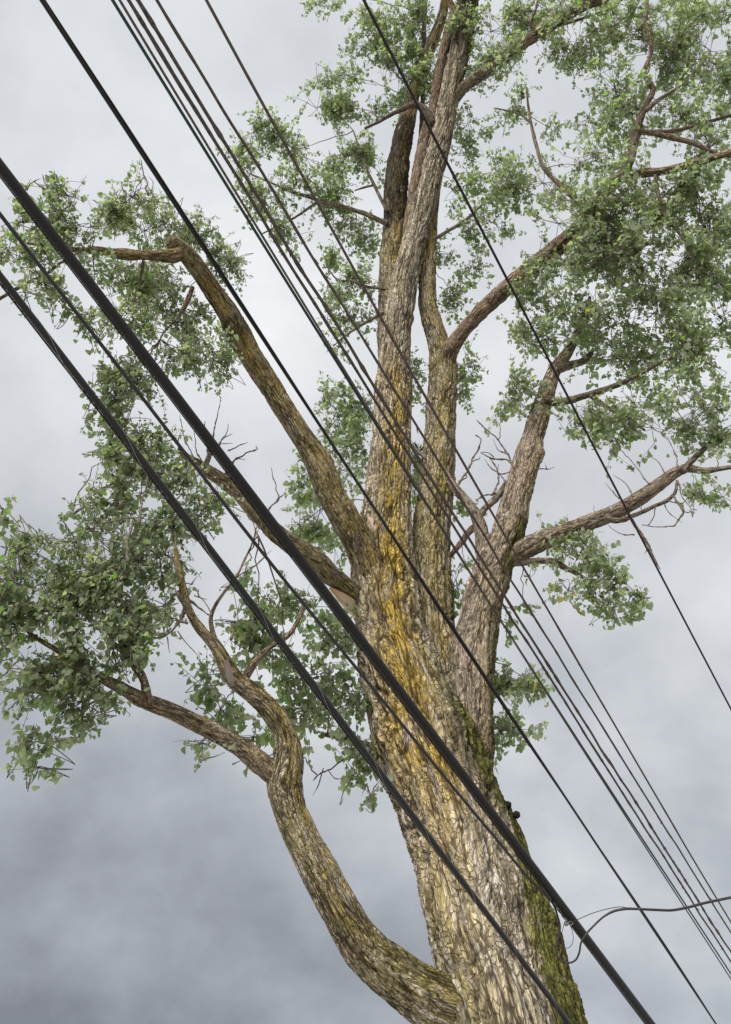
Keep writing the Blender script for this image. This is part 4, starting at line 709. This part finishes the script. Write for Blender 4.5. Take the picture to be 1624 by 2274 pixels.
# P: medium black cable made of a sheath and its support strand
P_ = [(95, 0), (208, 175), (320, 352), (452, 555), (584, 757), (698, 922), (812, 1092), (948, 1303), (1086, 1515), (1254, 1768), (1421, 2020), (1590, 2273)]
tP = thing('overhead_cable', 'medium black cable with twisted strand, between the thickest cable and the thin wires', 'cable', tuple(at_h(812, 1092, 6.3)))
C, a, b = wire_path(P_, 7.0, 5.7, step=0.05); w0 = rpx(5.6, C[(a + b) // 2])
link('cable_sheath', mesh_from('cable_sheath', *strand(C, w0)), M_RUBBER, tP)
ang = np.arange(len(C)) * 0.05 / 1.6; T, A, B = frames(C)
Cs = C + (np.cos(ang)[:, None] * A + np.sin(ang)[:, None] * B) * w0 * 1.5
link('support_strand', mesh_from('support_strand', *plain_tube(Cs, np.full(len(C), w0 * 0.5), 6)), M_RUBBER, tP)

# thick cable with its strand
W1 = [(0, 367), (148, 562), (295, 757), (425, 925), (552, 1092), (680, 1258), (812, 1430), (872, 1514), (950, 1620), (1100, 1817), (1223, 1978), (1340, 2133), (1445, 2273)]
t1 = thing('overhead_cable', 'thickest black pipe like cable, crossing the trunk with a drop line clamped on', 'cable', tuple(at_h(812, 1430, 5.2)))
C1, a1, b1 = wire_path(W1, 6.0, 4.4, step=0.05); S1 = np.linspace(0, 1, len(C1))
r1 = np.interp(np.arange(len(C1)), [0, a1, b1, len(C1)], [rpx(25, C1[a1]), rpx(25, C1[a1]), rpx(18.5, C1[b1]), rpx(18.5, C1[b1])])
link('cable_sheath', mesh_from('cable_sheath', *strand(C1, r1, None, 0.0, 1, 20)), M_RUBBER, t1)
T, A, B = frames(C1)
lowv = unit(-RIGHT * 0.75 - UP * 0.55 - FWD * 0.05); lowv = lowv - T * (T @ lowv)[:, None]; lowv = unit(lowv)
link('support_strand', mesh_from('support_strand', *plain_tube(C1 + lowv * (r1 * 1.0 + 0.0045)[:, None], np.full(len(C1), 0.0042), 6)), M_RUBBER, t1)
# lashed cable: sheath, steel messenger beside it and the lashing wire wound round both
W2 = [(0, 612), (58, 688), (118, 762), (250, 935), (390, 1120), (520, 1290), (690, 1508), (812, 1672), (925, 1822), (1040, 1972), (1150, 2120), (1264, 2273)]
t2 = thing('overhead_cable', 'black cable bundle bound with silver lashing wire, lowest and leftmost of all the cables', 'cable', tuple(at_h(690, 1508, 4.5)))
C2, a2, b2 = wire_path(W2, 5.3, 3.85, step=0.04)
r2 = np.interp(np.arange(len(C2)), [0, a2, b2, len(C2)], [rpx(16, C2[a2]), rpx(16, C2[a2]), rpx(12.5, C2[b2]), rpx(12.5, C2[b2])])
link('cable_sheath', mesh_from('cable_sheath', *strand(C2, r2, None, 0.0, 1, 16)), M_GLOSS, t2)
T, A, B = frames(C2); lw = unit(-RIGHT * 0.8 - UP * 0.55); lw = unit(lw - T * (T @ lw)[:, None]); ws = sstep(-1, 1, np.sin(np.arange(len(C2)) * 0.04 / 2.1))[:, None]
up2 = unit(np.cross(T, lw))
mo = unit(lw * (1 - 0.5 * ws) + up2 * 0.7 * ws)
link('messenger_wire', mesh_from('messenger_wire', *plain_tube(C2 + mo * (r2 + 0.006)[:, None], np.full(len(C2), 0.0052), 6)), M_GLOSS, t2)
ux2 = unit(A); ph = np.arange(len(C2)) * 0.04 / 0.62 * 2 * math.pi
fine_i = np.linspace(0, len(C2) - 1, len(C2) * 3); ip = lambda X: np.stack([np.interp(fine_i, np.arange(len(C2)), X[:, k_]) for k_ in range(3)], 1)
phf = np.interp(fine_i, np.arange(len(C2)), ph); rf = np.interp(fine_i, np.arange(len(C2)), r2)
hx = ip(C2 + mo * 0.004) + (np.cos(phf)[:, None] * ip(A) + np.sin(phf)[:, None] * ip(B)) * (rf + 0.0035)[:, None]
link('lashing_wire', mesh_from('lashing_wire', *plain_tube(hx, np.full(len(hx), 0.0013), 5)), M_STEEL, t2)

# the drop line: runs under the thick cable, is held by a clamp on it, loops and leaves to the right
def on_cable1(x, y):                                            # distance of the thick cable where it crosses that height in the frame
    u, v_, z = project(C1); i = int(np.argmin(np.abs(v_ - y) + 1e4 * (z < 0.5))); return np.linalg.norm(C1[i] - CAM)
CL = (1258, 2046); RC = on_cable1(*CL)
W3 = [(0, 475), (110, 617), (220, 758), (430, 1030), (600, 1248), (812, 1508), (1010, 1752), (1110, 1872), (1178, 1953), (1215, 1990), (1232, 2013)]
t3 = thing('drop_cable', 'thin grey drop cable below the thickest cable, looping at the clamp and leaving right', 'cable', tuple(at(1232, 2013, RC)))
u = np.array(W3, float); Pd = []
for i, (x, y) in enumerate(u):
    t = i / (len(u) - 1); Pd.append(at(x, y, on_cable1(x, y) * (1 - 0.10 * (1 - t)) - 0.02))
Pd = np.array(Pd); PL = np.vstack([[Pd[0] + unit(Pd[0] - Pd[1]) * 8], Pd])
r7 = lambda x, y: (1152.75 + 0.1958 * x, 1908 + 0.1958 * y); r6 = lambda x, y: (1226.7 + 0.2448 * x, 1876 + 0.2448 * y)
loop = [r7(*p) for p in ((430, 620), (465, 750), (450, 880), (420, 980), (430, 1080), (490, 1150), (590, 1170), (650, 1130), (685, 1050), (702, 950), (760, 850), (850, 750), (960, 650), (1080, 585), (1200, 562), (1330, 562))] + [r6(*p) for p in ((800, 582), (950, 589), (1080, 592), (1200, 572), (1400, 522), (1624, 475))]
dR = np.linspace(0, 1, len(loop)); Plp = [at(x, y, RC - 0.06 - (0.05 if i < 11 else 0) + max(0, i - 14) * 0.10) for i, (x, y) in enumerate(loop)]
Pend = Plp[-1] + unit(Plp[-1] - Plp[-2]) * 6
rr_ = [rpx(9.5, Pd[0])] * 2 + [rpx(w_, p) for w_, p in zip(np.interp(np.arange(1, len(Pd)), [0, len(Pd) - 1], [9.5, 5.2]), Pd[1:])] + [rpx(4.3, p) for p in Plp[:13]] + [rpx(5.6, p) for p in Plp[13:]] + [rpx(5.6, Plp[-1])]
C, rad, s_, par = spline(np.vstack([PL, Plp, [Pend]]), rr_, 0.02)
link('cable_sheath', mesh_from('cable_sheath', *plain_tube(C, rad, 10)), M_GREY, t3)
def thin(pts, R, w, name, m, parent):
    P = [at(x, y, R_) for (x, y), R_ in zip(pts, R if hasattr(R, '__len__') else [R] * len(pts))]
    C, rad, s_, par = spline(P, [rpx(w, p) for p in P], 0.008); return link(name, mesh_from(name, *plain_tube(C, rad, 6)), m, parent)
Rl = float(np.linalg.norm(Plp[15] - CAM))
thin([r7(*p) for p in ((575, 725), (615, 700), (660, 683), (800, 622), (930, 580), (1060, 550), (1150, 539), (1250, 552), (1330, 560))], np.linspace(RC - 0.09, Rl - 0.004, 9), 1.8, 'support_strand', M_GREY, t3)
thin([r7(*p) for p in ((512, 730), (485, 840), (482, 920), (505, 985), (545, 1007), (590, 980), (615, 900), (603, 810), (575, 735))], RC - 0.07, 1.5, 'slack_loop', M_GREY, t3)
thin([r7(*p) for p in ((400, 520), (412, 545), (455, 595), (495, 640))], np.linspace(RC - 0.03, RC - 0.06, 4), 1.8, 'support_strand', M_RUBBER, t3)
# clamp: two plates, an eye bolt with nut and a hook
t4 = thing('cable_clamp', 'small shiny steel clamp and eye bolt holding the drop cable on the thick cable', 'clamp', tuple(at(*r7(535, 700), RC - 0.06)))
def local_box(cx, cy, hx_, hy_, hz_, rot, name, R, bevel=0.25):
    c = at(*r7(cx, cy), R); k_ = 0.1958 * float((c - CAM) @ FWD) / F; ca, sa = math.cos(rot), math.sin(rot)
    ax = RIGHT * ca - UP * sa; ay = -RIGHT * sa - UP * ca; V = []; nb = 12
    for z in (-1, -0.7, 0.7, 1):
        sc_ = 1.0 if abs(z) < 0.9 else 0.82
        for i in range(nb):
            t = 2 * math.pi * i / nb; ex = np.sign(math.cos(t)) * abs(math.cos(t)) ** bevel; ey = np.sign(math.sin(t)) * abs(math.sin(t)) ** bevel
            V.append(c + ax * ex * hx_ * k_ * sc_ + ay * ey * hy_ * k_ * sc_ + FWD * z * hz_ * k_)
    Q = grid_faces(4, nb); V.append(c - FWD * hz_ * k_); V.append(c + FWD * hz_ * k_); j = np.arange(nb)
    tr = np.vstack([np.stack([(j + 1) % nb, j, np.full(nb, 4 * nb)], 1), np.stack([3 * nb + j, 3 * nb + (j + 1) % nb, np.full(nb, 4 * nb + 1)], 1)])
    return link(name, mesh_from(name, np.array(V), Q, tr, smooth=False), M_STEEL, t4)
local_box(512, 655, 34, 16, 9, 0.85, 'clamp_plate', RC - 0.045); local_box(534, 682, 32, 13, 9, 0.85, 'clamp_plate', RC - 0.075)
local_box(536, 728, 26, 24, 14, 0.2, 'bolt_nut', RC - 0.07, 0.8)
th = np.linspace(0, 2 * math.pi, 14); thin([r7(585 + 26 * math.cos(t), 722 + 20 * math.sin(t)) for t in th], RC - 0.075, 2.0, 'hook', M_STEEL, t4)
thin([r7(490, 632), r7(515, 665), r7(540, 700)], RC - 0.085, 2.6, 'bolt', M_STEEL, t4)
